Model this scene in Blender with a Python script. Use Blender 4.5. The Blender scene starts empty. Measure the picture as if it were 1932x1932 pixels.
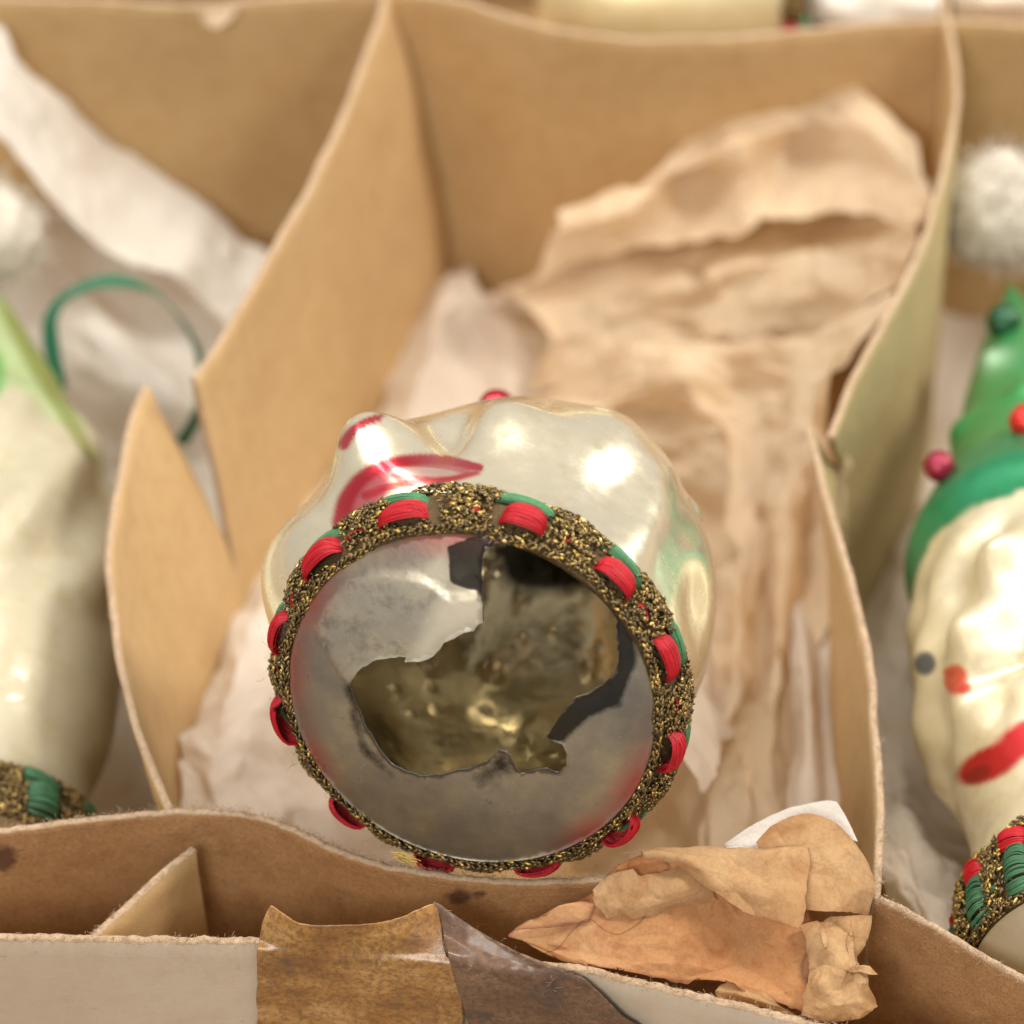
import bpy, bmesh, math, random
import numpy as np
from mathutils import Vector, Matrix
from mathutils.geometry import delaunay_2d_cdt

# ------------------------------------------------------------------ units: 1 unit = 1 cm
SC = bpy.context.scene
SC.unit_settings.scale_length = 0.01
random.seed(7); RNG = np.random.default_rng(7)

# ------------------------------------------------------------------ camera
K = 0.321; S = 1932.0                       # frame width / distance, layout frame size
CAM = np.array([0.0, -29.5, 29.5])
PITCH = math.radians(45)
FWD = np.array([0, math.cos(PITCH), -math.sin(PITCH)])
UP = np.array([0, math.sin(PITCH), math.cos(PITCH)])
RGT = np.array([1.0, 0, 0])
cd = bpy.data.cameras.new('camera'); cam = bpy.data.objects.new('camera', cd)
SC.collection.objects.link(cam); SC.camera = cam
cam.location = CAM; cam.rotation_euler = (PITCH, 0, 0)
cd.sensor_width = 36; cd.lens = 36 / K
cd.clip_start = 0.5; cd.clip_end = 500
cd.dof.use_dof = True; cd.dof.focus_distance = 36.6; cd.dof.aperture_fstop = 0.165
cd.dof.aperture_blades = 0

# ------------------------------------------------------------------ world and lights
W = bpy.data.worlds.new('World'); SC.world = W; W.use_nodes = True
wb = W.node_tree.nodes['Background']
wb.inputs[0].default_value = (1.0, 0.95, 0.89, 1); wb.inputs[1].default_value = 0.40

def area(name, loc, target, size, power, col):
    ld = bpy.data.lights.new(name, 'AREA'); ld.shape = 'RECTANGLE'
    ld.size, ld.size_y = size; ld.energy = power; ld.color = col
    o = bpy.data.objects.new(name, ld); SC.collection.objects.link(o)
    o.location = loc
    o.rotation_euler = (Vector(target) - Vector(loc)).to_track_quat('-Z', 'Y').to_euler()
    return o
area('key_softbox', (44, 4, 56), (0, 2, -2), (5, 16), 28000, (1.0, 0.92, 0.82))
area('left_softbox', (-46, 26, 58), (0, 2, -2), (16, 26), 17000, (1.0, 0.95, 0.88))
area('overhead_panel', (0, 30, 75), (0, 2, -2), (60, 24), 38000, (1.0, 0.94, 0.86))
area('right_strip_light', (50, 34, 24), (0, 2, -1), (7, 26), 11000, (1.0, 0.96, 0.9))
area('camera_side_softbox', (-16, -50, 44), (0, 2, -2), (22, 16), 19000, (1.0, 0.94, 0.86))
SC.view_settings.view_transform = 'Standard'; SC.view_settings.look = 'None'
SC.view_settings.exposure = 0.15; SC.view_settings.gamma = 1.0
SC.cycles.use_denoising = True; SC.cycles.use_adaptive_sampling = True; SC.cycles.adaptive_threshold = 0.025
SC.cycles.max_bounces = 12; SC.cycles.glossy_bounces = 10
SC.cycles.transparent_max_bounces = 12
SC.cycles.caustics_reflective = False; SC.cycles.sample_clamp_indirect = 10.0

# ------------------------------------------------------------------ geometry helpers
def ray(px, py):
    return FWD + RGT * ((px - 966) / S * K) + UP * ((966 - py) / S * K)
def PZ(px, py, z, off=0.0):
    d = ray(px, py); t = (z - CAM[2]) / d[2]
    return CAM + d * (t - off)
def PY(px, py, y, off=0.0):
    d = ray(px, py); t = (y - CAM[1]) / d[1]
    return CAM + d * (t - off)
def PD(px, py, depth):
    return CAM + ray(px, py) * depth
def PROJ(P):
    q = np.asarray(P) - CAM; d = q @ FWD
    return np.stack([966 + (q @ RGT) / d / K * S, 966 - (q @ UP) / d / K * S, d], -1)
def nrm(v):
    v = np.asarray(v, float)
    return v / np.maximum(np.linalg.norm(v, axis=-1, keepdims=True), 1e-9)

def crom(P, n, axis=0):
    """Catmull-Rom resample along axis (centripetal-ish: chord length parameter)."""
    P = np.moveaxis(np.asarray(P, float), axis, 0)
    m = len(P)
    if m == 2:
        t = np.linspace(0, 1, n).reshape((n,) + (1,) * (P.ndim - 1))
        return np.moveaxis(P[0] * (1 - t) + P[1] * t, 0, axis)
    t = np.linspace(0, m - 1, n); i = np.clip(t.astype(int), 0, m - 2)
    f = (t - i).reshape((n,) + (1,) * (P.ndim - 1))
    ext = np.concatenate([[2 * P[0] - P[1]], P, [2 * P[-1] - P[-2]]])
    p0, p1, p2, p3 = ext[i], ext[i + 1], ext[i + 2], ext[i + 3]
    r = 0.5 * (2 * p1 + (p2 - p0) * f + (2 * p0 - 5 * p1 + 4 * p2 - p3) * f ** 2 + (3 * p1 - p0 - 3 * p2 + p3) * f ** 3)
    return np.moveaxis(r, 0, axis)

def _hash(i, j, k, seed):
    n = (i * 374761393 + j * 668265263 + k * 1274126177 + seed * 974711) & 0xffffffff
    n = ((n ^ (n >> 13)) * 1274126177) & 0xffffffff
    return ((n ^ (n >> 16)) & 0xffffff) / float(0xffffff) * 2 - 1
def vnoise(P, scale, seed=0):
    P = np.asarray(P, float) * scale
    I = np.floor(P).astype(np.int64); F = P - I; F = F * F * F * (F * (F * 6 - 15) + 10)
    x, y, z = I[..., 0], I[..., 1], I[..., 2]; fx, fy, fz = F[..., 0], F[..., 1], F[..., 2]
    def c(a, b, d): return _hash(x + a, y + b, z + d, seed)
    l = lambda a, b, t: a + (b - a) * t
    return l(l(l(c(0,0,0), c(1,0,0), fx), l(c(0,1,0), c(1,1,0), fx), fy),
             l(l(c(0,0,1), c(1,0,1), fx), l(c(0,1,1), c(1,1,1), fx), fy), fz)
def fbm(P, scale, oct=4, seed=0):
    r = 0; a = 1
    for o in range(oct):
        r = r + a * vnoise(P, scale * 2 ** o, seed + o * 17); a *= 0.5
    return r

COL = SC.collection
def tag(o, label=None, cat=None, group=None, kind=None):
    if label: o['label'] = label
    if cat: o['category'] = cat
    if group: o['group'] = group
    if kind: o['kind'] = kind
    return o
def empty(name, loc, **k):
    o = bpy.data.objects.new(name, None); COL.objects.link(o); o.location = loc
    o.empty_display_size = 0.5
    return tag(o, **k)
def attach(o, parent):
    o.parent = parent
    m = Matrix.Identity(4); p = parent
    m = Matrix.Translation(-Vector(parent.location)) if parent.type == 'EMPTY' else Matrix.Identity(4)
    o.matrix_parent_inverse = m
def mesh_obj(name, V, F, mats, parent=None, smooth=True, midx=None, attrs=None, **k):
    me = bpy.data.meshes.new(name)
    me.from_pydata(np.asarray(V, float).tolist(), [], F.tolist() if isinstance(F, np.ndarray) else [list(map(int, f)) for f in F])
    for m in (mats if isinstance(mats, (list, tuple)) else [mats]): me.materials.append(m)
    if midx is not None: me.polygons.foreach_set('material_index', np.asarray(midx, np.int32))
    if smooth: me.polygons.foreach_set('use_smooth', np.ones(len(me.polygons), bool))
    for an, av in (attrs or {}).items():
        av = np.asarray(av, np.float32)
        if av.ndim == 1:
            a = me.attributes.new(an, 'FLOAT', 'POINT'); a.data.foreach_set('value', av)
        else:
            if av.shape[1] == 3: av = np.concatenate([av, np.ones((len(av), 1), np.float32)], 1)
            a = me.attributes.new(an, 'FLOAT_COLOR', 'POINT'); a.data.foreach_set('color', av.ravel())
    me.update()
    o = bpy.data.objects.new(name, me); COL.objects.link(o)
    if parent is not None: attach(o, parent)
    return tag(o, **k)
def gridF(n, m, base=0, closed=False, flip=False):
    a = np.arange(n * m).reshape(n, m) + base
    b = np.roll(a, -1, 0) if closed else a
    if closed: q = np.stack([a[:, :-1], b[:, :-1], b[:, 1:], a[:, 1:]], -1)
    else: q = np.stack([a[:-1, :-1], a[1:, :-1], a[1:, 1:], a[:-1, 1:]], -1)
    q = q.reshape(-1, 4)
    return q[:, ::-1] if flip else q
def gnormals(G):
    du = np.gradient(G, axis=0); dv = np.gradient(G, axis=1)
    return nrm(np.cross(du, dv))

# ------------------------------------------------------------------ materials
class NT:
    def __init__(s, name):
        s.m = bpy.data.materials.new(name); s.m.use_nodes = True
        s.t = s.m.node_tree; s.b = s.t.nodes['Principled BSDF']; s.out = s.t.nodes['Material Output']
    def n(s, typ, **k):
        nd = s.t.nodes.new(typ)
        for a, v in k.items():
            if a.startswith('i_'): nd.inputs[a[2:].replace('_', ' ')].default_value = v
            else: setattr(nd, a, v)
        return nd
    def l(s, a, b): s.t.links.new(a, b)
    def noise(s, scale, detail=4, rough=0.55, stretch=None, dist=0.0):
        tc = s.n('ShaderNodeTexCoord'); src = tc.outputs['Object']
        if stretch:
            mp = s.n('ShaderNodeMapping'); mp.inputs['Scale'].default_value = stretch; s.l(src, mp.inputs[0]); src = mp.outputs[0]
        nd = s.n('ShaderNodeTexNoise'); nd.inputs['Scale'].default_value = scale
        nd.inputs['Detail'].default_value = detail; nd.inputs['Roughness'].default_value = rough
        nd.inputs['Distortion'].default_value = dist
        s.l(src, nd.inputs['Vector']); return nd.outputs['Fac']
    def ramp(s, fac, stops):
        r = s.n('ShaderNodeValToRGB'); e = r.color_ramp.elements
        while len(e) < len(stops): e.new(0.5)
        for el, (p, c) in zip(e, stops):
            el.position = p; el.color = (c if isinstance(c, tuple) else (c, c, c)) + (1,)
        s.l(fac, r.inputs[0]); return r.outputs[0]
    def mix(s, fac, a, b, mode='MIX'):
        m = s.n('ShaderNodeMix', data_type='RGBA', blend_type=mode)
        for sock, v in ((m.inputs['Factor'], fac), (m.inputs['A'], a), (m.inputs['B'], b)):
            if hasattr(v, 'links'): s.l(v, sock)
            elif isinstance(v, tuple): sock.default_value = v + (1,)
            else: sock.default_value = v
        return m.outputs['Result']
    def bump(s, h, strength, dist=0.02, prev=None):
        b = s.n('ShaderNodeBump'); b.inputs['Strength'].default_value = strength
        b.inputs['Distance'].default_value = dist; s.l(h, b.inputs['Height'])
        if prev: s.l(prev, b.inputs['Normal'])
        return b.outputs[0]
    def attr(s, name, fac=False):
        a = s.n('ShaderNodeAttribute', attribute_name=name); return a.outputs['Fac' if fac else 'Color']
    def math(s, op, a, b=0.5):
        m = s.n('ShaderNodeMath', operation=op)
        for i, v in enumerate((a, b)):
            if hasattr(v, 'links'): s.l(v, m.inputs[i])
            else: m.inputs[i].default_value = v
        return m.outputs[0]
    def glow(s, col, f):
        tr = s.n('ShaderNodeBsdfTranslucent'); s.l(col, tr.inputs[0]); mx = s.n('ShaderNodeMixShader'); mx.inputs[0].default_value = f
        s.l(s.b.outputs[0], mx.inputs[1]); s.l(tr.outputs[0], mx.inputs[2]); s.l(mx.outputs[0], s.out.inputs[0])
    def set(s, **k):
        for a, v in k.items():
            sock = s.b.inputs[a.replace('_', ' ')]
            if hasattr(v, 'links'): s.l(v, sock)
            elif isinstance(v, tuple) and len(v) == 3 and sock.type == 'RGBA': sock.default_value = v + (1,)
            else: sock.default_value = v

def kraft(name, c1, c2, cdark, fib=1.0, rough=0.85, spots=0.0, stain=False):
    t = NT(name)
    big = t.noise(0.35, 5, 0.6); mid = t.noise(3.0, 5, 0.65)
    col = t.mix(t.ramp(big, [(0.3, 0.0), (0.7, 1.0)]), c1, c2)
    col = t.mix(t.math('MULTIPLY', t.ramp(mid, [(0.45, 0.0), (0.75, 1.0)]), 0.55), col, cdark)
    fx = t.noise(16, 4, 0.7, (0.25, 1.0, 2.2), 0.6); fz = t.noise(26, 3, 0.7, (1.0, 0.3, 1.6), 0.8)
    col = t.mix(t.math('MULTIPLY', t.ramp(fx, [(0.56, 0.0), (0.72, 1.0)]), 0.30 * fib), col, tuple(min(1, x * 1.45) for x in c2))
    col = t.mix(t.math('MULTIPLY', t.ramp(fz, [(0.60, 0.0), (0.74, 1.0)]), 0.35 * fib), col, cdark)
    gr = t.noise(38, 4, 0.75, (0.55, 1.0, 1.0), 0.4)
    col = t.mix(t.math('MULTIPLY', t.ramp(gr, [(0.44, 0.0), (0.66, 1.0)]), 0.34 * fib), col, tuple(x * 0.75 for x in cdark))
    if spots:
        sp = t.noise(5.5, 2, 0.5); col = t.mix(t.math('MULTIPLY', t.ramp(sp, [(0.70, 0.0), (0.76, 1.0)]), spots), col, tuple(x * 0.35 for x in cdark))
    if stain:
        col = t.mix(t.ramp(t.math('ADD', t.attr('stain', True), t.math('MULTIPLY', t.math('SUBTRACT', mid, 0.5), 1.5)), [(0.3, 0.0), (0.8, 0.85)]), col, (0.10, 0.045, 0.03))
    nb = t.bump(fx, 0.35, 0.02); nb = t.bump(t.noise(60, 3, 0.7), 0.35, 0.012, nb)
    t.set(Base_Color=col, Roughness=rough, Normal=nb)
    t.b.inputs['Specular IOR Level'].default_value = 0.25
    return t.m
M_KRAFT = kraft('kraft_board', (0.57, 0.385, 0.185), (0.63, 0.44, 0.23), (0.47, 0.285, 0.12), spots=0.22)
M_KRAFT_FRONT = kraft('kraft_board_brown', (0.42, 0.23, 0.10), (0.52, 0.32, 0.16), (0.27, 0.13, 0.052), 1.9, spots=0.25, stain=True)
M_KRAFT_GREEN = kraft('kraft_board_lining', (0.52, 0.41, 0.20), (0.56, 0.46, 0.25), (0.45, 0.33, 0.14), 0.7)
M_EDGE = kraft('board_cut_edge', (0.50, 0.36, 0.235), (0.56, 0.42, 0.29), (0.33, 0.215, 0.125), 1.6, 0.95)
M_WALLOUT = kraft('box_outer_paper', (0.56, 0.47, 0.36), (0.60, 0.51, 0.40), (0.50, 0.40, 0.29), 0.45, 0.7, spots=0.25)
M_FIBRE = kraft('torn_fibre', (0.52, 0.38, 0.25), (0.60, 0.46, 0.33), (0.45, 0.31, 0.19), 1.0, 0.95)

def tissue(name, c1, c2, cst, transl=0.35, stain=0.3, burn=0.0):
    t = NT(name)
    big = t.noise(0.5, 4, 0.6); mid = t.noise(2.3, 5, 0.6, dist=0.5)
    col = t.mix(t.ramp(big, [(0.35, 0.0), (0.68, 1.0)]), c1, c2)
    col = t.mix(t.math('MULTIPLY', t.ramp(mid, [(0.5, 0.0), (0.74, 1.0)]), stain), col, cst)
    fine = t.noise(22, 4, 0.7)
    col = t.mix(t.math('MULTIPLY', t.ramp(fine, [(0.45, 0.0), (0.75, 1.0)]), 0.34), col, tuple(x * 0.72 for x in cst))
    if burn:
        col = t.mix(t.ramp(t.math('ADD', t.attr('rimd', True), t.math('MULTIPLY', mid, 0.10)), [(0.05, min(0.9, burn * 1.5)), (0.085, burn * .5), (0.14, 0.0)]), col, (0.22, 0.075, 0.045))
        lines = t.noise(0.5, 2, 0.5, dist=0.6)
        ab = t.math('ABSOLUTE', t.math('SUBTRACT', lines, 0.5))
        col = t.mix(t.math('MULTIPLY', t.ramp(ab, [(0.0, 1.0), (0.007, 0.0)]), burn), col, (0.12, 0.05, 0.04))
    nb = t.bump(t.noise(5, 4, 0.6), 0.35, 0.06); nb = t.bump(t.noise(48, 3, 0.7), 0.30, 0.01, nb)
    t.set(Base_Color=col, Roughness=0.75, Normal=nb); t.b.inputs['Specular IOR Level'].default_value = 0.25
    tr = t.n('ShaderNodeBsdfTranslucent'); t.l(col, tr.inputs[0]); t.l(nb, tr.inputs[1])
    mx = t.n('ShaderNodeMixShader'); mx.inputs[0].default_value = transl
    t.l(t.b.outputs[0], mx.inputs[1]); t.l(tr.outputs[0], mx.inputs[2]); t.l(mx.outputs[0], t.out.inputs[0])
    return t.m
M_TIS_BROWN = tissue('brown_tissue', (0.91, 0.745, 0.52), (0.94, 0.81, 0.62), (0.85, 0.62, 0.37), 0.45, 0.35)
M_TIS_PINK = tissue('faded_tissue', (0.86, 0.76, 0.64), (0.91, 0.84, 0.75), (0.76, 0.60, 0.44), 0.35, 0.3)
M_TIS_WHITE = tissue('white_tissue', (0.90, 0.87, 0.81), (0.93, 0.91, 0.86), (0.84, 0.77, 0.66), 0.4, 0.22)
M_PAPER_BURN = tissue('scorched_paper', (0.58, 0.27, 0.105), (0.70, 0.41, 0.21), (0.40, 0.15, 0.05), 0.3, 0.8, 0.55)
M_PAPER_TAN = tissue('tan_paper', (0.52, 0.30, 0.14), (0.72, 0.50, 0.27), (0.40, 0.19, 0.07), 0.28, 0.9, 0.15)
M_PAPER_WHITE = tissue('clean_paper', (0.84, 0.81, 0.75), (0.86, 0.83, 0.78), (0.78, 0.72, 0.62), 0.3, 0.2)

def pearl(name, metallic, rough, dirt=0.4, coat=0.9, transl=0.0):
    t = NT(name)
    col = t.attr('Col')
    n1 = t.noise(2.2, 5, 0.65); n2 = t.noise(9, 4, 0.7)
    col = t.mix(t.math('MULTIPLY', t.ramp(n1, [(0.5, 0.0), (0.8, 1.0)]), dirt), col, t.mix(1.0, col, (0.78, 0.68, 0.46), 'MULTIPLY'))
    col = t.mix(t.math('MULTIPLY', t.ramp(n2, [(0.68, 0.0), (0.75, 1.0)]), dirt * 0.6), col, (0.30, 0.27, 0.2))
    rr = t.ramp(t.noise(4, 4, 0.6), [(0.3, rough * 0.8), (0.7, rough * 1.3)])
    nb = t.bump(t.noise(3.0, 3, 0.5), 0.10, 0.08)
    t.set(Base_Color=col, Metallic=metallic, Roughness=rr, Normal=nb)
    t.b.inputs['Coat Weight'].default_value = coat; t.b.inputs['Coat Roughness'].default_value = 0.08
    t.b.inputs['Specular IOR Level'].default_value = 0.6
    if transl: t.glow(col, transl)
    return t.m
M_PEARL = pearl('pearl_glass', 0.72, 0.23, 0.5, 0.8, 0.08)
M_PEARL_DULL = pearl('dull_pearl_glass', 0.2, 0.5, 0.6, 0.12)
M_PEARL_SOFT = pearl('matte_pearl_glass', 0.45, 0.38, 0.6, 0.35)

def silver_inside():
    t = NT('aged_silver_lining')
    n1 = t.noise(1.6, 5, 0.65)
    col = t.ramp(n1, [(0.3, (0.86, 0.78, 0.58)), (0.55, (0.91, 0.84, 0.66)), (0.75, (0.94, 0.89, 0.75))])
    col = t.mix(t.ramp(t.math('ADD', t.attr('inner_shade', True), t.math('MULTIPLY', t.math('SUBTRACT', n1, 0.5), 0.8)), [(0.3, 0.0), (0.7, 0.97)]), col, (0.012, 0.011, 0.010))  # shade of the deep interior, painted into the lining colour
    nb = t.bump(t.noise(2.2, 3, 0.5), 0.14, 0.15)
    t.set(Base_Color=col, Metallic=1.0, Roughness=t.ramp(n1, [(0.3, 0.10), (0.7, 0.24)]), Normal=nb)
    t.glow(col, 0.11)
    return t.m
M_INSIDE = silver_inside()

def base_glass():
    t = NT('grey_silvered_glass')
    n1 = t.noise(1.3, 5, 0.6); n2 = t.noise(30, 3, 0.7); n3 = t.noise(6, 4, 0.65)
    col = t.ramp(n1, [(0.3, (0.23, 0.215, 0.185)), (0.5, (0.32, 0.295, 0.235)), (0.7, (0.45, 0.395, 0.275))])
    col = t.mix(t.math('MULTIPLY', t.ramp(n2, [(0.66, 0.0), (0.73, 1.0)]), 0.5), col, (0.75, 0.72, 0.66))
    col = t.mix(t.math('MULTIPLY', t.ramp(n3, [(0.66, 0.0), (0.72, 1.0)]), 0.5), col, (0.10, 0.09, 0.075))
    col = t.mix(t.math('MULTIPLY', t.attr('redrim', True), t.ramp(n1, [(0.3, 0.25), (0.7, 0.85)])), col, (0.42, 0.02, 0.03))  # red of the stitches showing in the glass, painted into its colour
    col = t.mix(t.attr('milk', True), col, (0.58, 0.53, 0.42))
    met = t.math('SUBTRACT', 0.8, t.math('MULTIPLY', t.attr('milk', True), 0.75))
    t.set(Base_Color=col, Metallic=met, Roughness=t.ramp(n3, [(0.3, 0.36), (0.7, 0.52)]))
    t.set(Normal=t.bump(n3, 0.08, 0.05))
    t.b.inputs['Coat Weight'].default_value = 0.35; t.b.inputs['Coat Roughness'].default_value = 0.16
    # bare glass where the silver is lost
    tr = t.n('ShaderNodeBsdfTransparent'); tr.inputs[0].default_value = (0.20, 0.21, 0.23, 1)
    gl = t.n('ShaderNodeBsdfGlossy'); gl.inputs['Roughness'].default_value = 0.12
    fr = t.n('ShaderNodeFresnel'); fr.inputs[0].default_value = 1.5
    g2 = t.n('ShaderNodeMixShader'); t.l(t.math('MULTIPLY', fr.outputs[0], 0.9), g2.inputs[0]); t.l(tr.outputs[0], g2.inputs[1]); t.l(gl.outputs[0], g2.inputs[2])
    mx = t.n('ShaderNodeMixShader')
    cl = t.ramp(t.math('ADD', t.attr('clear', True), t.math('MULTIPLY', t.math('SUBTRACT', t.noise(3.2, 5, 0.65), 0.5), 0.6)), [(0.34, 0.0), (0.60, 0.93)])
    t.l(cl, mx.inputs[0]); t.l(t.b.outputs[0], mx.inputs[1]); t.l(g2.outputs[0], mx.inputs[2]); t.l(mx.outputs[0], t.out.inputs[0])
    return t.m
M_BASE = base_glass()

def simple(name, col, rough=0.5, metallic=0.0, attr=None, bump=None, sheen=0.0, aniso=None):
    t = NT(name)
    c = t.attr(attr) if attr else col
    if not attr:
        n = t.noise(8, 3, 0.6); c = t.mix(t.ramp(n, [(0.3, 0.0), (0.7, 1.0)]), tuple(x * 0.85 for x in col), tuple(min(1, x * 1.1) for x in col))
    t.set(Base_Color=c, Roughness=rough, Metallic=metallic)
    if bump: t.set(Normal=t.bump(t.noise(bump[0], 3, 0.6), bump[1], bump[2]))
    if sheen: t.b.inputs['Sheen Weight'].default_value = sheen
    return t.m
M_GOLD = simple('tarnished_gold_thread', (0.4, 0.3, 0.1), 0.36, 0.7, attr='Col')
M_RED = simple('red_silk', (0.54, 0.010, 0.022), 0.5)
M_GREEN = simple('green_silk', (0.09, 0.28, 0.13), 0.5)
M_GREEN2 = simple('dull_green_silk', (0.045, 0.15, 0.07), 0.55)
M_BACK = simple('dark_backing', (0.13, 0.085, 0.035), 0.6, 0.3, bump=(40, .8, .03))
M_YARN = simple('yellow_yarn', (0.50, 0.36, 0.10), 0.7)
M_RIBBON = simple('green_ribbon', (0.005, 0.14, 0.065), 0.45, sheen=0.2)
M_COTTON = simple('white_cotton', (0.70, 0.655, 0.57), 0.95, bump=(9, 0.5, 0.05))
M_RING = simple('glass_edge', (0.16, 0.15, 0.14), 0.2, 0.4)

def tape_mat(name, c1, c2, c3, rough, grime):
    t = NT(name)
    a = t.noise(1.1, 5, 0.65, (1, 1, 2.0)); b = t.noise(14, 4, 0.7)
    col = t.ramp(a, [(0.3, c1), (0.5, c2), (0.72, c3)])
    col = t.mix(t.math('MULTIPLY', t.ramp(b, [(0.42, 0.0), (0.62, 1.0)]), 0.65), col, tuple(x * 0.6 for x in c1))
    g = t.noise(1.7, 6, 0.75)
    col = t.mix(t.math('MULTIPLY', t.ramp(g, [(0.52, 0.0), (0.66, 1.0)]), grime), col, (0.055, 0.04, 0.034))
    nb = t.bump(t.noise(3.5, 4, 0.6, (1, 1, 2)), 0.35, 0.05); nb = t.bump(b, 0.2, 0.02, nb)
    t.set(Base_Color=col, Roughness=rough, Normal=nb); t.b.inputs['Coat Weight'].default_value = 0.5
    t.b.inputs['Coat Roughness'].default_value = 0.26
    return t.m
M_TAPE = tape_mat('amber_tape', (0.20, 0.08, 0.02), (0.40, 0.20, 0.05), (0.60, 0.37, 0.15), 0.34, 0.45)
M_TAPE2 = tape_mat('grimy_tape', (0.10, 0.05, 0.028), (0.17, 0.088, 0.048), (0.26, 0.155, 0.09), 0.6, 0.9)
M_TABLE = simple('table_top', (0.33, 0.24, 0.16), 0.6)

# ------------------------------------------------------------------ cardboard sheets
def rails_grid(rails, n, m):
    """rails: list of polylines (each a list of 3-D points) from top to bottom."""
    R = np.stack([crom(np.array(r), n) for r in rails], 1)
    return crom(R, m, axis=1)
def board(grids, th, seed=0, jag=0.02, mats=None, rough_top=True):
    """solid card from grids (n,m,3); returns V,F,midx. slot0 = left/front face, slot1 = other face, slot2 = edge."""
    V, F, MI = [], [], []; base = 0
    for gi, G in enumerate(grids):
        n, m = G.shape[:2]
        N = gnormals(G)
        dn = nrm(G[:, 0] - G[:, 1])
        if rough_top:
            jj = vnoise(G[:, 0], 9, seed + gi) * jag + vnoise(G[:, 0], 30, seed + 5 + gi) * jag * 0.7
            G = G.copy(); G[:, 0] += dn * jj[:, None]
        G = G + N * (fbm(G, 0.55, 4, seed + 3) * 0.04)[..., None]
        A = G + N * th / 2; B = G - N * th / 2
        rag = vnoise(G[:, 0], 22, seed + 9) * jag * 0.8
        A[:, 0] -= dn * (0.012 + np.abs(rag))[:, None]
        B[:, 0] -= dn * (0.012 + np.abs(vnoise(G[:, 0], 25, seed + 11)) * jag)[:, None]
        C = np.stack([G[:, 0] + dn * 0.004 + N[:, 0] * th * k + dn * (vnoise(G[:, 0] + k, 28, seed + 30) * jag * 0.6)[:, None] for k in (-0.25, 0.0, 0.25)], 1)
        V += [A.reshape(-1, 3), B.reshape(-1, 3), C.reshape(-1, 3)]
        fa = gridF(n, m, base); fb = gridF(n, m, base + n * m, flip=True)
        F += [fa, fb]; MI += [np.zeros(len(fa)), np.ones(len(fb))]
        ia = np.arange(n) * m + base; ib = ia + n * m; ic = np.arange(n) * 3 + base + 2 * n * m
        seq = [ib, ic, ic + 1, ic + 2, ia]
        for p, q in zip(seq[:-1], seq[1:]):
            f = np.stack([p[:-1], p[1:], q[1:], q[:-1]], -1); F.append(f); MI.append(np.full(len(f), 2))
        for col in (0, n - 1):                         # end edges
            ea = base + col * m + np.arange(m); eb = ea + n * m
            f = np.stack([ea[:-1], ea[1:], eb[1:], eb[:-1]], -1)
            if col: f = f[:, ::-1]
            F.append(f); MI.append(np.full(len(f), 2))
        ea = base + np.arange(n) * m + m - 1; eb = ea + n * m
        f = np.stack([ea[:-1], ea[1:], eb[1:], eb[:-1]], -1); F.append(f); MI.append(np.full(len(f), 2))
        base += 2 * n * m + 3 * n
    return np.concatenate(V), np.concatenate(F), np.concatenate(MI)
def tube_pts(P, r, k=4):
    """thin tube along polyline P; returns V,F"""
    P = np.asarray(P); n = len(P); T = nrm(np.gradient(P, axis=0))
    ref = np.array([0.31, 0.52, 0.79]); A = nrm(np.cross(T, ref)); B = np.cross(T, A)
    an = np.arange(k) / k * 2 * math.pi
    rr = np.asarray(r).reshape(-1, 1, 1) if np.ndim(r) else r
    V = P[:, None] + (A[:, None] * np.cos(an)[None, :, None] + B[:, None] * np.sin(an)[None, :, None]) * rr
    idx = np.arange(n * k).reshape(n, k); nx = np.roll(idx, -1, 1)
    F = np.stack([idx[:-1], nx[:-1], nx[1:], idx[1:]], -1).reshape(-1, 4)
    return V.reshape(-1, 3), F
class Acc:
    def __init__(s): s.V = []; s.F = []; s.n = 0; s.C = []
    def add(s, V, F, c=None):
        s.V.append(V); s.F.append(np.asarray(F) + s.n); s.n += len(V)
        if c is not None: s.C.append(np.tile(np.asarray(c, float), (len(V), 1)))
    def obj(s, name, mat, parent, **k):
        at = {'Col': np.concatenate(s.C)} if s.C else None
        return mesh_obj(name, np.concatenate(s.V), np.concatenate(s.F), mat, parent, attrs=at, **k)
def fibres(parent, rail, count, length, spread, seed, mat=None, r=0.0026):
    rg = np.random.default_rng(seed); ac = Acc(); n = len(rail)
    for i in range(count):
        k = rg.integers(0, n); p = rail[k] + rg.normal(0, spread, 3)
        d = nrm(rg.normal(0, 1, 3) + np.array([0, -0.2, 0.5])); L = length * rg.uniform(0.3, 1.3)
        c = nrm(rg.normal(0, 1, 3)) * L * 0.35
        P = [p, p + d * L * 0.5 + c * 0.6, p + d * L + c * -0.3]
        V, F = tube_pts(crom(np.array(P), 5), r * rg.uniform(0.6, 1.3), 3); ac.add(V, F)
    return ac.obj('torn_fibres', mat or M_FIBRE, parent, kind='stuff')
def Z(pts): return [PZ(*p) for p in pts]

FLOOR = -7.2
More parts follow.
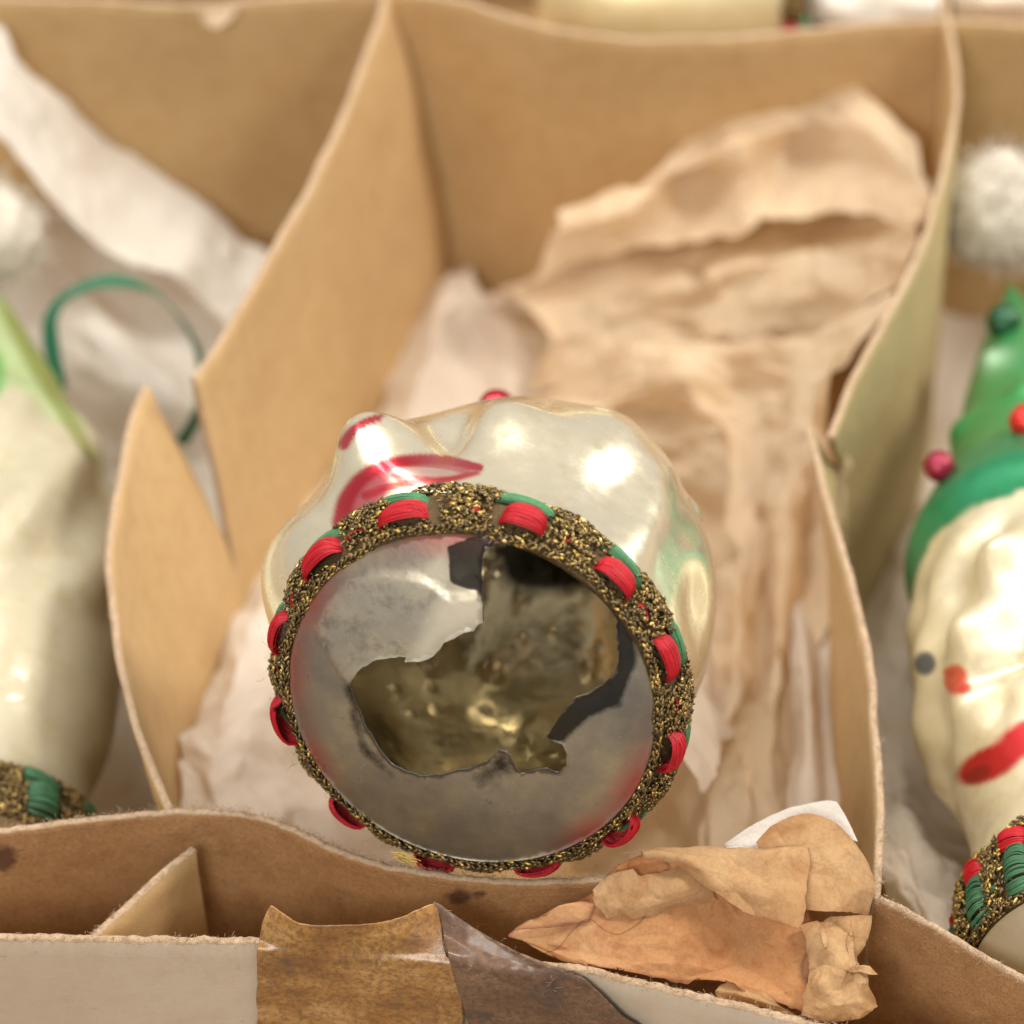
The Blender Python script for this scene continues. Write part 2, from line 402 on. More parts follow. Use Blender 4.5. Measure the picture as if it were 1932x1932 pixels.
# table and box
tb = mesh_obj('table', [(-60, -60, FLOOR - .25), (60, -60, FLOOR - .25), (60, 60, FLOOR - .25), (-60, 60, FLOOR - .25)], [(0, 1, 2, 3)], M_TABLE, kind='structure')
box = empty('cardboard_box', (0, 2, FLOOR - .2), label='shallow worn beige cardboard box whose front wall crosses the bottom edge', cat='box')
wall_top = Z([(-1300, 1765, 0), (-700, 1767, 0), (-300, 1770, 0), (0, 1771, 0), (250, 1774, 0), (480, 1778, 0), (800, 1800, 0), (1090, 1831, 0), (1320, 1880, 0), (1560, 1934, 0), (1900, 2000, 0), (2300, 2040, 0), (2900, 2060, 0)])
wt = np.array(wall_top)
wall_mid = wt * [1, 1, 0] + [0, 0.02, -3.5]; wall_bot = wt * [1, 0, 0] + [0, -7.4, FLOOR]
wall_bot[:, 1] = -7.2 - np.clip(wt[:, 0], 0, 8) * 0.12
G = rails_grid([wt, wall_mid, wall_bot], 420, 24)
V, F, MI = board([G], 0.11, 1, 0.022)
mesh_obj('front_wall', V, F, [M_KRAFT, M_WALLOUT, M_EDGE], box, midx=MI)
def plain_wall(name, a, b, flip=False):
    tp = np.array([[a[0], a[1], 0], [(a[0] + b[0]) / 2, (a[1] + b[1]) / 2, 0.02], [b[0], b[1], 0]]); 
    g = rails_grid([tp, tp - [0, 0, 3.5], tp * [1, 1, 0] + [0, 0, FLOOR]], 80, 12)
    V, F, MI = board([g], 0.11, 3, 0.02); mesh_obj(name, V, F, [M_WALLOUT, M_KRAFT, M_EDGE], box, midx=MI)
xl, xr = wt[0, 0] + .06, wt[-1, 0] - .06
plain_wall('side_wall', (xl, 21), (xl, wt[0, 1] + .06)); plain_wall('side_wall', (xr, wt[-1, 1] + .06), (xr, 21)); plain_wall('back_wall', (xr - .1, 21), (xl + .1, 21))
fl = [(xl, -10.2, FLOOR - .1), (xr, -10.2, FLOOR - .1), (xr, 21, FLOOR - .1), (xl, 21, FLOOR - .1)]
mesh_obj('box_floor', [(x, y, z - .1) for x, y, z in fl] + [(x, y, z + .08) for x, y, z in fl], [(3, 2, 1, 0), (4, 5, 6, 7), (0, 1, 5, 4), (1, 2, 6, 5), (2, 3, 7, 6), (3, 0, 4, 7)], M_KRAFT, box, smooth=False)
fw_rail = crom(wt, 600); fw_rail = fw_rail[(PROJ(fw_rail)[:, 0] > -40) & (PROJ(fw_rail)[:, 0] < 1700)]
fibres(box, fw_rail, 1900, 0.055, 0.024, 11)

# front lengthwise divider
ft = np.array(Z([(-1250, 1585, 0), (-700, 1590, 0), (-300, 1578, 0), (0, 1563, 0), (200, 1537, 0), (400, 1525, 0), (520, 1547, 0), (620, 1590, 0), (720, 1625, 0), (850, 1649, 0), (1000, 1658, 0), (1130, 1655, 0), (1300, 1640, 0), (1500, 1655, 0), (1650, 1692, 0), (1760, 1750, 0), (1932, 1850, 0), (2120, 1905, 0), (2300, 1900, 0), (2850, 1870, 0)]))
fm = ft * [1, 1, 0] + [0, 0.12, -3.4]; fb = ft * [1, .75, 0] + [0, -1.3, FLOOR + .02]
G = rails_grid([ft, fm, fb], 560, 60)
V, F, MI = board([G], 0.09, 5, 0.015)
prj = PROJ(V); stn = np.zeros(len(V))
for sx, sy, rx, ry in ((8, 1620, 26, 30), (866, 1694, 30, 16), (905, 1688, 16, 10)):
    stn = np.maximum(stn, np.clip(1.4 - np.hypot((prj[:, 0] - sx) / rx, (prj[:, 1] - sy) / ry), 0, 1))
dv_f = mesh_obj('divider', V, F, [M_KRAFT, M_KRAFT_FRONT, M_EDGE], midx=MI, attrs={'stain': stn}, label='wavy brown cardboard divider directly behind the front wall, braid resting on it', cat='divider', group='cardboard dividers')
rl = crom(ft, 900); rl = rl[(PROJ(rl)[:, 0] > -40) & (PROJ(rl)[:, 0] < 2000)]
fibres(dv_f, rl, 2600, 0.05, 0.022, 12)

# back lengthwise divider
bt = np.array(Z([(-1050, 4, 0), (-700, 0, 0), (-300, -8, 0), (0, -6, 0), (200, 0, 0), (385, 6, 0), (500, -4, 0), (720, -22, 0), (820, -12, 0), (900, 6, 0), (970, 30, 0), (1060, 54, 0), (1200, 71, 0), (1350, 68, 0), (1500, 56, 0), (1700, 40, 0), (1800, 38, 0), (1932, 42, 0), (2200, 50, 0), (2500, 50, 0)]))
bm_ = bt * [1, 1, 0] + [0, 0.05, -3.5]; bb = bt * [1, .8, 0] + [0, 2.2, FLOOR + .02]
G = rails_grid([bt, bm_, bb], 360, 26)
V, F, MI = board([G], 0.10, 8, 0.014)
dv_b = mesh_obj('divider', V, F, [M_KRAFT, M_KRAFT, M_EDGE], midx=MI, label='tan cardboard divider crossing the top with a torn paler edge', cat='divider', group='cardboard dividers')
fl_r = [Z([(335, 8, .02), (385, 12, .02), (440, 8, .02), (478, 2, .02)]), Z([(370, 16, -.05), (395, 24, -.05), (430, 22, -.05), (455, 12, -.05)]), Z([(393, 44, -.12), (402, 48, -.12), (412, 48, -.12), (424, 42, -.12)])]
fg = rails_grid([[p + np.array([0, -.09, 0]) for p in r] for r in fl_r], 24, 12)
V, F, MI = board([fg], 0.03, 4, 0.01); mesh_obj('peeled_flap', V, F, [M_EDGE, M_EDGE, M_EDGE], dv_b, midx=MI)

# left cross divider: front leaf, rear leaf, stub in front of the lengthwise divider
lt = Z([(322, 1526, 0), (265, 1385, 0), (222, 1220, 0), (203, 1050, 0), (222, 900, 0), (255, 775, 0), (276, 727, 0)])
a0 = np.array([-3.95, -4.93, 0])
meet = PZ(438, 1080, -3.3); low = np.array([-3.65, 2.2, FLOOR + .02])
lm = [np.array([-3.95, -4.93, -3.4]), np.array([-4.25, -3.2, -3.4]), np.array([-4.4, -1.0, -3.4]), meet + [0, -.02, 0]]
lb = [np.array([-3.9, -4.9, FLOOR + .02]), np.array([-3.85, -1.5, FLOOR + .02]), low]
G1 = rails_grid([lt, lm, lb], 220, 30)[::-1]
rt_ = Z([(371, 716, 0), (440, 610, 0), (520, 470, 0), (600, 325, 0), (662, 180, 0), (705, 60, 0), (728, -24, 0)])
rm = [meet + [0, .02, 0], np.array([-3.1, 6.0, -3.4]), PZ(818, 330, -3.4)]
rb = [low + [0, .03, 0], np.array([-2.4, 6.0, FLOOR + .02]), PZ(868, 640, FLOOR + .02)]
G2 = rails_grid([rt_, rm, rb], 220, 30)[::-1]
st = [PZ(366, 1601, -.42), PZ(270, 1682, -.3), PZ(166, 1770, -.14)]
sm = [p * [1, 1, 0] + [0, 0, -3.5] for p in st]; sb = [p * [1, 1, 0] + [0, 0, FLOOR + .02] for p in st]
G3 = rails_grid([st, sm, sb], 80, 20)
V, F, MI = board([G1, G2, G3], 0.10, 21, 0.009)
dv_l = mesh_obj('divider', V, F, [M_KRAFT, M_KRAFT, M_EDGE], midx=MI, label='notched tan cardboard divider left of the broken ornament, its front leaf bent outwards', cat='divider', group='cardboard dividers')
fibres(dv_l, crom(np.array(st), 80), 320, 0.05, 0.02, 13)
fibres(dv_l, crom(np.array(lt), 200)[:150], 420, 0.05, 0.02, 16)

# right cross divider
rt1 = Z([(1657, 1697, 0), (1664, 1560, 0), (1660, 1420, 0), (1640, 1250, 0), (1604, 1080, 0), (1555, 910, 0), (1519, 806, 0)])
meetr = PZ(1590, 965, -3.3); lowr = np.array([4.75, 1.7, FLOOR + .02])
rm1 = [np.array([4.22, -6.3, -3.4]), np.array([4.3, -3.0, -3.4]), np.array([4.35, -1.0, -3.4]), meetr - [0, .02, 0]]
rb1 = [np.array([4.2, -6.2, FLOOR + .02]), np.array([4.3, -2, FLOOR + .02]), lowr]
H1 = rails_grid([rt1, rm1, rb1], 220, 30)[::-1]
rt2 = Z([(1566, 822, 0), (1600, 742, 0), (1672, 600, 0), (1738, 455, 0), (1782, 320, 0), (1803, 200, 0), (1797, 90, 0), (1788, 30, 0), (1785, -60, 0)])
rm2 = [meetr + [0, .02, 0], np.array([6.3, 6.0, -3.4]), np.array([6.9, 11.4, -3.4])]
rb2 = [lowr + [0, .03, 0], np.array([6.4, 6.0, FLOOR + .02]), np.array([6.8, 11.4, FLOOR + .02])]
H2 = rails_grid([rt2, rm2, rb2], 220, 30)[::-1]
V, F, MI = board([H1, H2], 0.10, 31, 0.009)
dv_r = mesh_obj('divider', V, F, [M_KRAFT_GREEN, M_KRAFT, M_EDGE], midx=MI, label='curved cardboard divider right of the broken ornament, between it and the green hat', cat='divider', group='cardboard dividers')
fibres(dv_r, crom(np.array(rt1), 200)[:160], 600, 0.05, 0.022, 14)

# ------------------------------------------------------------------ papers
def facet(Gd, cell, amp, seed):
    rg = np.random.default_rng(seed); n, m = Gd.shape[:2]
    Lu = np.linalg.norm(np.diff(Gd, axis=0), axis=-1).sum(0).mean(); Lv = np.linalg.norm(np.diff(Gd, axis=1), axis=-1).sum(1).mean()
    cu, cv = max(3, int(Lu / cell) + 1), max(3, int(Lv / cell) + 1)
    U, Vv = np.meshgrid(np.linspace(0, 1, cu), np.linspace(0, 1, cv), indexing='ij')
    ju = rg.uniform(-.42, .42, U.shape) / (cu - 1); jv = rg.uniform(-.42, .42, U.shape) / (cv - 1)
    ju[0] = ju[-1] = 0; jv[:, 0] = jv[:, -1] = 0
    P = np.stack([(U + ju).ravel(), (Vv + jv).ravel()], -1); h = rg.normal(0, 1, len(P)) * amp
    A = np.array([Lu, Lv])
    res = delaunay_2d_cdt([Vector(p) for p in P * A], [], [], 0, 1e-7)
    pv = np.array([tuple(v) for v in res[0]]) / A; hv = np.array([h[o[0]] if o else 0 for o in res[3]])
    fu, fv = np.meshgrid(np.linspace(0, 1, n), np.linspace(0, 1, m), indexing='ij'); Q = np.stack([fu.ravel(), fv.ravel()], -1); out = np.zeros(len(Q))
    for t in res[2]:
        a, b, c = pv[list(t)]; lo = np.minimum(np.minimum(a, b), c) - 1e-6; hi = np.maximum(np.maximum(a, b), c) + 1e-6
        k = np.where(np.all((Q >= lo) & (Q <= hi), 1))[0]
        if not len(k): continue
        d = (b[1] - c[1]) * (a[0] - c[0]) + (c[0] - b[0]) * (a[1] - c[1])
        if abs(d) < 1e-12: continue
        q = Q[k]; w0 = ((b[1] - c[1]) * (q[:, 0] - c[0]) + (c[0] - b[0]) * (q[:, 1] - c[1])) / d; w1 = ((c[1] - a[1]) * (q[:, 0] - c[0]) + (a[0] - c[0]) * (q[:, 1] - c[1])) / d; w2 = 1 - w0 - w1
        g = (w0 > -1e-5) & (w1 > -1e-5) & (w2 > -1e-5); out[k[g]] = (w0 * hv[t[0]] + w1 * hv[t[1]] + w2 * hv[t[2]])[g]
    return out.reshape(n, m)
def lin(P, n, axis=0):
    P = np.moveaxis(np.asarray(P, float), axis, 0); m = len(P)
    t = np.linspace(0, m - 1, n); i = np.clip(t.astype(int), 0, m - 2); f = (t - i).reshape((n,) + (1,) * (P.ndim - 1))
    return np.moveaxis(P[i] * (1 - f) + P[i + 1] * f, 0, axis)
def sheet_grid(rows, nu, nv, crum, seed, offs=0.0, sharp=0.0, fscale=1.0):
    R = np.array([[PZ(*p, off=offs / 40.0) for p in row] for row in rows])
    Gd = crom(crom(R, nu, axis=1), nv, axis=0)
    if sharp: Gd = Gd * (1 - sharp) + lin(lin(R, nu, axis=1), nv, axis=0) * sharp
    N = gnormals(Gd)
    h = 0
    for sc, am in ((0.35, 1.0), (0.8, 0.75), (1.9, 0.34), (4.5, 0.08)):
        q = Gd + 0.35 * np.stack([vnoise(Gd, sc * 1.5, seed + 91 + i) for i in range(3)], -1) / sc * 0.5
        h = h + am * (0.5 - 2.0 * np.abs(vnoise(q, sc * fscale, seed + int(sc * 10)))) 
    h = h * crum * .30 + facet(Gd, 1.25 / fscale, crum * 1.0, seed + 1) + facet(Gd, .55 / fscale, crum * .42, seed + 2) + facet(Gd, .25 / fscale, crum * .12, seed + 3)
    return Gd + N * h[..., None]
def ragged(Gd, amt, seed):
    Gd = Gd.copy()
    for sl, nb in (((0, slice(None)), (1, slice(None))), ((-1, slice(None)), (-2, slice(None))), ((slice(None), 0), (slice(None), 1)), ((slice(None), -1), (slice(None), -2))):
        e = Gd[sl]; d = nrm(e - Gd[nb]); j = fbm(e, 4, 3, seed) * amt
        Gd[sl] = e + d * j[:, None]
    return Gd
def paper_part(name, grids, mat, parent=None, rag=0.0, seed=0, **k):
    V, F, RD = [], [], []; b = 0
    for Gd in grids:
        if rag: Gd = ragged(Gd, rag, seed)
        iu, iv = np.meshgrid(np.arange(Gd.shape[0]), np.arange(Gd.shape[1]), indexing='ij'); du = np.linalg.norm(np.diff(Gd, axis=0), axis=-1).mean(); dv_ = np.linalg.norm(np.diff(Gd, axis=1), axis=-1).mean()
        RD.append(np.minimum(np.minimum(iu, Gd.shape[0] - 1 - iu) * du, np.minimum(iv, Gd.shape[1] - 1 - iv) * dv_).ravel())
        V.append(Gd.reshape(-1, 3)); F.append(gridF(*Gd.shape[:2], b)); b += Gd.shape[0] * Gd.shape[1]
    return mesh_obj(name, np.concatenate(V), np.concatenate(F), mat, parent, attrs={'rimd': np.concatenate(RD)}, **k)

def zr(pts, zs): return [(x, y, z) for (x, y), z in zip(pts, zs)]
L1 = [zr([(1055, 410), (1150, 345), (1240, 308), (1330, 213), (1480, 185), (1610, 163), (1728, 268)], [-2.6, -2.3, -2.0, -1.7, -1.5, -1.3, -1.2]),
      zr([(1050, 420), (1160, 375), (1265, 330), (1400, 268), (1520, 235), (1640, 240), (1742, 330)], [-2.4, -2.0, -2.0, -1.4, -1.7, -1.2, -1.1]),
      zr([(1040, 445), (1190, 400), (1300, 345), (1400, 325), (1500, 290), (1630, 310), (1748, 370)], [-2.5, -2.1, -2.5, -1.9, -2.3, -1.6, -1.2]),
      zr([(1015, 493), (1150, 480), (1270, 455), (1400, 440), (1460, 405), (1560, 380), (1745, 420)], [-3.2, -3.0, -3.0, -2.7, -2.4, -2.0, -1.4])]
L2 = [zr([(1060, 500), (1200, 470), (1330, 440), (1460, 400), (1560, 375), (1660, 340), (1750, 350)], [-4.4, -4.4, -4.7, -5.0, -4.6, -2.6, -1.5]),
      zr([(925, 545), (1100, 525), (1300, 500), (1420, 455), (1530, 440), (1650, 410), (1748, 395)], [-4.6, -4.3, -4.1, -4.2, -3.9, -2.2, -1.2]),
      zr([(985, 585), (1130, 560), (1300, 545), (1400, 500), (1530, 480), (1640, 470), (1735, 440)], [-4.3, -3.9, -3.7, -3.1, -3.0, -2.2, -1.2]),
      zr([(1040, 640), (1150, 620), (1280, 600), (1400, 580), (1520, 560), (1620, 540), (1712, 500)], [-4.2, -4.2, -4.0, -3.6, -3.2, -2.6, -1.4]),
      zr([(1000, 740), (1150, 700), (1280, 670), (1400, 660), (1520, 640), (1610, 590), (1700, 530)], [-4.8, -4.6, -4.5, -4.2, -3.6, -2.8, -1.7])]
L3 = [zr([(900, 800), (1000, 745), (1130, 690), (1260, 663), (1390, 655), (1475, 648), (1600, 580), (1706, 512)], [-4.6, -4.2, -3.6, -3.2, -2.9, -2.5, -1.7, -1.1]),
      zr([(900, 860), (1050, 800), (1170, 745), (1290, 715), (1390, 720), (1480, 700), (1560, 690), (1640, 640)], [-4.8, -4.0, -3.5, -3.0, -3.1, -2.4, -2.1, -1.2]),
      zr([(1000, 950), (1200, 900), (1300, 850), (1370, 820), (1430, 830), (1480, 820), (1530, 800), (1575, 770)], [-5.2, -4.6, -4.0, -3.3, -3.3, -2.5, -2.1, -1.1]),
      zr([(1100, 1150), (1280, 1110), (1350, 1060), (1400, 1050), (1440, 1040), (1480, 1030), (1520, 1000), (1570, 985)], [-5.6, -5.0, -4.2, -3.4, -3.9, -3.0, -3.3, -2.4]),
      zr([(1100, 1350), (1270, 1320), (1340, 1300), (1385, 1290), (1430, 1290), (1465, 1290), (1510, 1290), (1550, 1280)], [-5.8, -4.9, -4.0, -3.1, -3.9, -3.3, -3.9, -3.4]),
      zr([(1050, 1500), (1220, 1480), (1290, 1480), (1340, 1500), (1390, 1500), (1450, 1510), (1500, 1500), (1545, 1500)], [-5.2, -4.2, -3.2, -2.8, -3.4, -3.4, -3.9, -3.8]),
      zr([(1100, 1700), (1200, 1680), (1290, 1680), (1340, 1690), (1400, 1700), (1450, 1700), (1500, 1700), (1540, 1700)], [-3.4, -3.0, -2.5, -2.4, -2.8, -3.0, -3.4, -3.6])]
main_t = empty('tissue_paper', (3, 5, -6), label='crumpled brown tissue paper filling the cell behind and right of the broken ornament', cat='tissue paper')
paper_part('folded_flap', [sheet_grid(L1, 170, 110, 0.15, 3, sharp=.8)], M_TIS_BROWN, main_t, 0.05, 3)
paper_part('middle_fold', [sheet_grid(L2, 170, 120, 0.17, 14, sharp=.8)], M_TIS_BROWN, main_t, 0.05, 4)
paper_part('draped_sheet', [sheet_grid(L3, 190, 220, 0.17, 25, sharp=.8)], M_TIS_BROWN, main_t, 0.05, 5)
WL = [zr([(1470, 1080), (1500, 1100), (1530, 1100), (1560, 1090)], [-3.6] * 4), zr([(1490, 1250), (1520, 1250), (1545, 1250), (1570, 1240)], [-3.4, -2.7, -3.2, -3.0]), zr([(1500, 1400), (1525, 1400), (1550, 1400), (1580, 1400)], [-3.2, -2.5, -3.0, -2.8]), zr([(1500, 1600), (1525, 1600), (1560, 1600), (1590, 1600)], [-2.6] * 4)]
paper_part('tissue_paper', [sheet_grid(WL, 40, 90, 0.06, 61)], M_TIS_PINK, None, 0.02, 6, label='narrow pale tissue strip tucked against the right divider behind the scorched paper', cat='tissue paper')

LL = [zr([(470, 1040), (540, 1000), (600, 960), (700, 900), (780, 880)], [-4.6, -4.4, -4.2, -4.4, -4.6]),
      zr([(425, 1130), (490, 1120), (560, 1100), (660, 1080), (780, 1060)], [-3.9, -3.4, -3.5, -4.0, -4.6]),
      zr([(395, 1230), (450, 1230), (520, 1240), (620, 1240), (780, 1240)], [-3.7, -3.0, -3.4, -4.2, -5.0]),
      zr([(365, 1350), (420, 1370), (480, 1360), (600, 1380), (780, 1400)], [-3.3, -2.6, -2.9, -4.0, -5.0]),
      zr([(342, 1450), (400, 1470), (470, 1470), (600, 1500), (780, 1540)], [-2.7, -2.1, -2.5, -3.4, -4.4]),
      zr([(330, 1580), (420, 1590), (500, 1600), (600, 1640), (780, 1700)], [-2.0, -1.8, -2.0, -2.4, -3.0])]
LU = [zr([(800, 560), (850, 505), (890, 500), (905, 560), (990, 590)], [-5.6, -5.0, -4.9, -5.2, -5.4]),
      zr([(765, 640), (830, 600), (890, 600), (960, 640), (1060, 640)], [-5.6, -4.8, -5.2, -4.8, -5.2]),
      zr([(735, 740), (790, 720), (870, 720), (960, 730), (1060, 720)], [-5.4, -4.7, -5.3, -5.0, -5.4]),
      zr([(690, 840), (760, 830), (860, 840), (960, 850), (1060, 830)], [-5.0, -4.6, -5.0, -5.4, -5.6]),
      zr([(520, 1010), (640, 980), (760, 980), (960, 1000), (1060, 1000)], [-4.8, -4.8, -5.0, -5.6, -5.8])]
pk = empty('tissue_paper', (-2, 0, -6.5), label='pale pinkish tissue paper lining the cell left of and behind the broken ornament', cat='tissue paper')
paper_part('side_sheet', [sheet_grid(LL, 90, 150, 0.11, 37, sharp=.8)], M_TIS_PINK, pk, 0.04, 7)
paper_part('rear_sheet', [sheet_grid(LU, 90, 110, 0.11, 48, sharp=.8)], M_TIS_PINK, pk, 0.04, 8)

def midrow(a, b): return [tuple((np.array(p) + np.array(q)) / 2) for p, q in zip(a, b)]
f0 = zr([(-300, -60), (-120, 20), (0, 50), (46, 125), (230, 290), (400, 395), (505, 475)], [-.1, -.15, -.2, -.9, -2.9, -3.6, -4.0])
f2 = zr([(-300, 160), (-120, 210), (0, 262), (100, 384), (222, 486), (350, 545), (440, 640)], [-1.0, -1.1, -1.4, -2.3, -3.3, -3.8, -4.4])
LC = [zr([(-300, 60), (-120, 100), (0, 140), (100, 260), (240, 400), (380, 480), (480, 560)], [-2.6, -2.6, -2.8, -3.6, -4.6, -4.9, -5.2]),
      zr([(-300, 330), (-120, 340), (0, 360), (100, 450), (210, 560), (330, 610), (430, 690)], [-4.2, -4.2, -4.2, -4.4, -4.6, -4.7, -4.8]),
      zr([(-300, 600), (-120, 600), (0, 640), (100, 640), (220, 700), (340, 740), (420, 780)], [-5.0, -5.0, -4.9, -4.6, -4.2, -4.3, -4.5]),
      zr([(-300, 900), (-120, 900), (0, 900), (100, 900), (220, 900), (340, 930), (440, 980)], [-5.8, -5.8, -5.8, -5.8, -5.5, -5.4, -5.2]),
      zr([(-300, 1300), (-120, 1300), (0, 1300), (100, 1300), (220, 1300), (320, 1260), (400, 1260)], [-6, -6, -6, -6, -5.6, -5.0, -4.6]),
      zr([(-300, 1600), (-120, 1600), (0, 1600), (100, 1600), (220, 1600), (300, 1600), (360, 1600)], [-5.5] * 7)]
lct = empty('tissue_paper', (-6, 4, -6.5), label='off-white tissue paper lining the left cell under the green ribbon loop', cat='tissue paper')
paper_part('folded_flap', [sheet_grid([f0, midrow(f0, f2), f2], 150, 60, 0.09, 52, fscale=1.3)], M_TIS_WHITE, lct, 0.04, 9)
paper_part('lining_sheet', [sheet_grid(LC, 150, 160, 0.11, 53)], M_TIS_WHITE, lct, 0.04, 9)
RC = [zr([(1690, 560), (1760, 560), (1850, 560), (2000, 560), (2300, 560)], [-6.2] * 5),
      zr([(1650, 1000), (1720, 1020), (1800, 1050), (2000, 1100), (2300, 1100)], [-5.8, -5.0, -5.2, -5.6, -5.6]),
      zr([(1610, 1300), (1690, 1320), (1770, 1330), (2000, 1400), (2300, 1400)], [-5.0, -4.2, -4.6, -5, -5]),
      zr([(1640, 1480), (1700, 1490), (1770, 1540), (2000, 1600), (2300, 1600)], [-3.2, -2.9, -3.5, -4.5, -4.5]),
      zr([(1660, 1570), (1720, 1600), (1790, 1660), (2000, 1750), (2300, 1750)], [-2.1, -1.9, -2.4, -3.8, -3.8]),
      zr([(1670, 1760), (1760, 1790), (1840, 1820), (2000, 1900), (2300, 1900)], [-2.0, -1.6, -1.8, -3.0, -3.0])]
paper_part('tissue_paper', [sheet_grid(RC, 130, 160, 0.10, 71)], M_TIS_PINK, None, 0.04, 10, label='pale tissue paper under the green-hatted head in the right cell', cat='tissue paper')

# scorched paper in front
def c7(cx, cy): return ((900 + cx / 2.1467) * .9738, (1450 + cy / 2.1467) * .9738)
def zf(py): return 0.55 - (py - 1600) / 300 * 0.9
def rows7(rows, dz=0.0):
    out = []
    for r in rows:
        o = []
        for p in r:
            x, y = c7(p[0], p[1]); o.append((x, y, zf(y) + dz + (p[2] if len(p) > 2 else 0)))
        out.append(o)
    return out
scp = empty('paper_scrap', PZ(1350, 1800, -.6), label='crumpled scorched orange-brown paper scrap wedged between front wall and divider', cat='paper')
PA = rows7([[(560, 560), (640, 480), (740, 450), (900, 470), (1050, 520), (1250, 560), (1430, 600)],
            [(530, 600), (600, 560), (720, 540), (880, 560), (1050, 620), (1250, 680), (1440, 700)],
            [(430, 650), (540, 680), (700, 680), (880, 690), (1050, 720), (1250, 770), (1450, 790)],
            [(190, 762), (430, 760), (600, 790), (850, 800), (1050, 830), (1250, 860), (1440, 880)],
            [(240, 800), (450, 850), (620, 870), (850, 890), (1050, 920), (1250, 960), (1430, 980)],
            [(330, 850), (470, 905), (640, 925), (860, 960), (1060, 972), (1200, 1030), (1420, 1100)]])
g = sheet_grid(PA, 260, 160, 0.075, 81, fscale=2.0)
paper_part('scorched_sheet', [g], M_PAPER_BURN, scp, 0.06, 20)
PB = rows7([[(620, 462, .05), (760, 425, .05), (860, 408, .06), (1000, 402, .06), (1150, 398, .06), (1300, 398, .06), (1432, 400, .05)],
            [(800, 440, .1), (870, 440, .14), (950, 440, .16), (1060, 440, .18), (1180, 440, .2), (1310, 440, .2), (1434, 440, .12)],
            [(930, 480, .1), (980, 500, .18), (1050, 520, .22), (1130, 520, .25), (1220, 530, .26), (1320, 530, .24), (1430, 540, .16)],
            [(980, 545, .06), (1030, 565, .16), (1090, 585, .22), (1160, 600, .26), (1240, 610, .28), (1330, 620, .26), (1415, 630, .2)],
            [(1030, 600, .02), (1080, 625, .1), (1130, 650, .15), (1190, 672, .18), (1250, 690, .2), (1320, 712, .2), (1382, 742, .18)]], 0.10)
paper_part('folded_flap', [sheet_grid(PB, 180, 110, 0.04, 83, fscale=2.0)], M_PAPER_TAN, scp, 0.03, 21)
PC = rows7([[(1230, 400, -.05), (1290, 335, 0), (1350, 292, .03), (1440, 276, .05), (1530, 310, .02), (1600, 360, -.06), (1660, 440, -.2)],
            [(1250, 470, 0), (1320, 440, .08), (1380, 420, .12), (1450, 410, .14), (1540, 430, .1), (1620, 450, 0), (1690, 520, -.22)],
            [(1270, 560, 0), (1340, 540, .08), (1400, 530, .12), (1460, 520, .15), (1550, 530, .12), (1630, 545, .02), (1700, 590, -.22)],
            [(1290, 660, 0), (1350, 660, .08), (1420, 668, .12), (1480, 675, .14), (1560, 680, .1), (1630, 688, .0), (1692, 692, -.2)]], 0.04)
paper_part('rolled_fold', [sheet_grid(PC, 130, 90, 0.045, 85, fscale=2.2)], M_PAPER_TAN, scp, 0.02, 22)
PD_ = rows7([[(1080, 395), (1200, 320), (1300, 268), (1420, 232), (1495, 222), (1545, 226)], [(1090, 410), (1210, 360), (1320, 320), (1440, 290), (1530, 280), (1590, 290)], [(1100, 440), (1230, 420), (1340, 400), (1450, 380), (1560, 370), (1640, 390)]], -0.12)
wp = paper_part('tissue_paper', [sheet_grid(PD_, 90, 50, 0.02, 87)], M_PAPER_WHITE, None, 0.01, 23, label='clean white paper corner poking up behind the scorched paper scrap', cat='paper')
PE = rows7([[(1390, 735, .12), (1460, 690, .12), (1540, 678, .1), (1620, 682, .02), (1692, 694, -.1)],
            [(1410, 790, .1), (1490, 750, .22), (1560, 730, .12), (1630, 760, .14), (1698, 790, -.06)],
            [(1440, 860, .06), (1500, 830, .26), (1580, 840, .2), (1640, 880, .2), (1680, 870, 0)],
            [(1430, 930, .06), (1500, 900, .1), (1590, 920, .32), (1660, 930, .18), (1718, 900, .12)],
            [(1420, 1000, .06), (1480, 980, .2), (1560, 1010, .22), (1625, 970, .1), (1645, 1000, .16)],
            [(1415, 1060, .04), (1480, 1070, .14), (1560, 1070, .24), (1640, 1050, .12), (1715, 1080, .1)],
            [(1400, 1110, .02), (1480, 1120, .04), (1570, 1138, .06), (1640, 1120, .06), (1700, 1098, .08)]], 0.05)
paper_part('crumpled_corner', [sheet_grid(PE, 150, 170, 0.06, 89, fscale=2.4, sharp=.85)], M_PAPER_TAN, scp, 0.03, 24)
PF = rows7([[(530, 590, .02), (580, 535, .05), (680, 505, .06), (745, 545, .05), (860, 500, .05), (960, 490, .04)], [(540, 620, .03), (610, 590, .08), (700, 580, .09), (770, 600, .06), (880, 560, .10), (985, 540, .05)], [(545, 655, .02), (620, 650, .06), (700, 650, .07), (790, 645, .04), (900, 610, .07), (1010, 590, .03)], [(590, 705, .0), (640, 690, .02), (720, 700, .02), (800, 668, .0), (920, 640, .02), (1030, 625, .0)]], 0.06)
paper_part('pale_patch', [sheet_grid(PF, 110, 60, 0.04, 90, fscale=2.5)], M_PAPER_TAN, scp, 0.06, 25)
PG = rows7([[(430, 690, .02), (470, 640, .05), (540, 645, .04)], [(300, 700, .03), (400, 660, .07), (530, 680, .05)], [(190, 760, .0), (380, 740, .04), (520, 720, .02)]], 0.06)
paper_part('curled_edge', [sheet_grid(PG, 50, 40, 0.02, 92)], M_PAPER_BURN, scp, 0.03, 26)
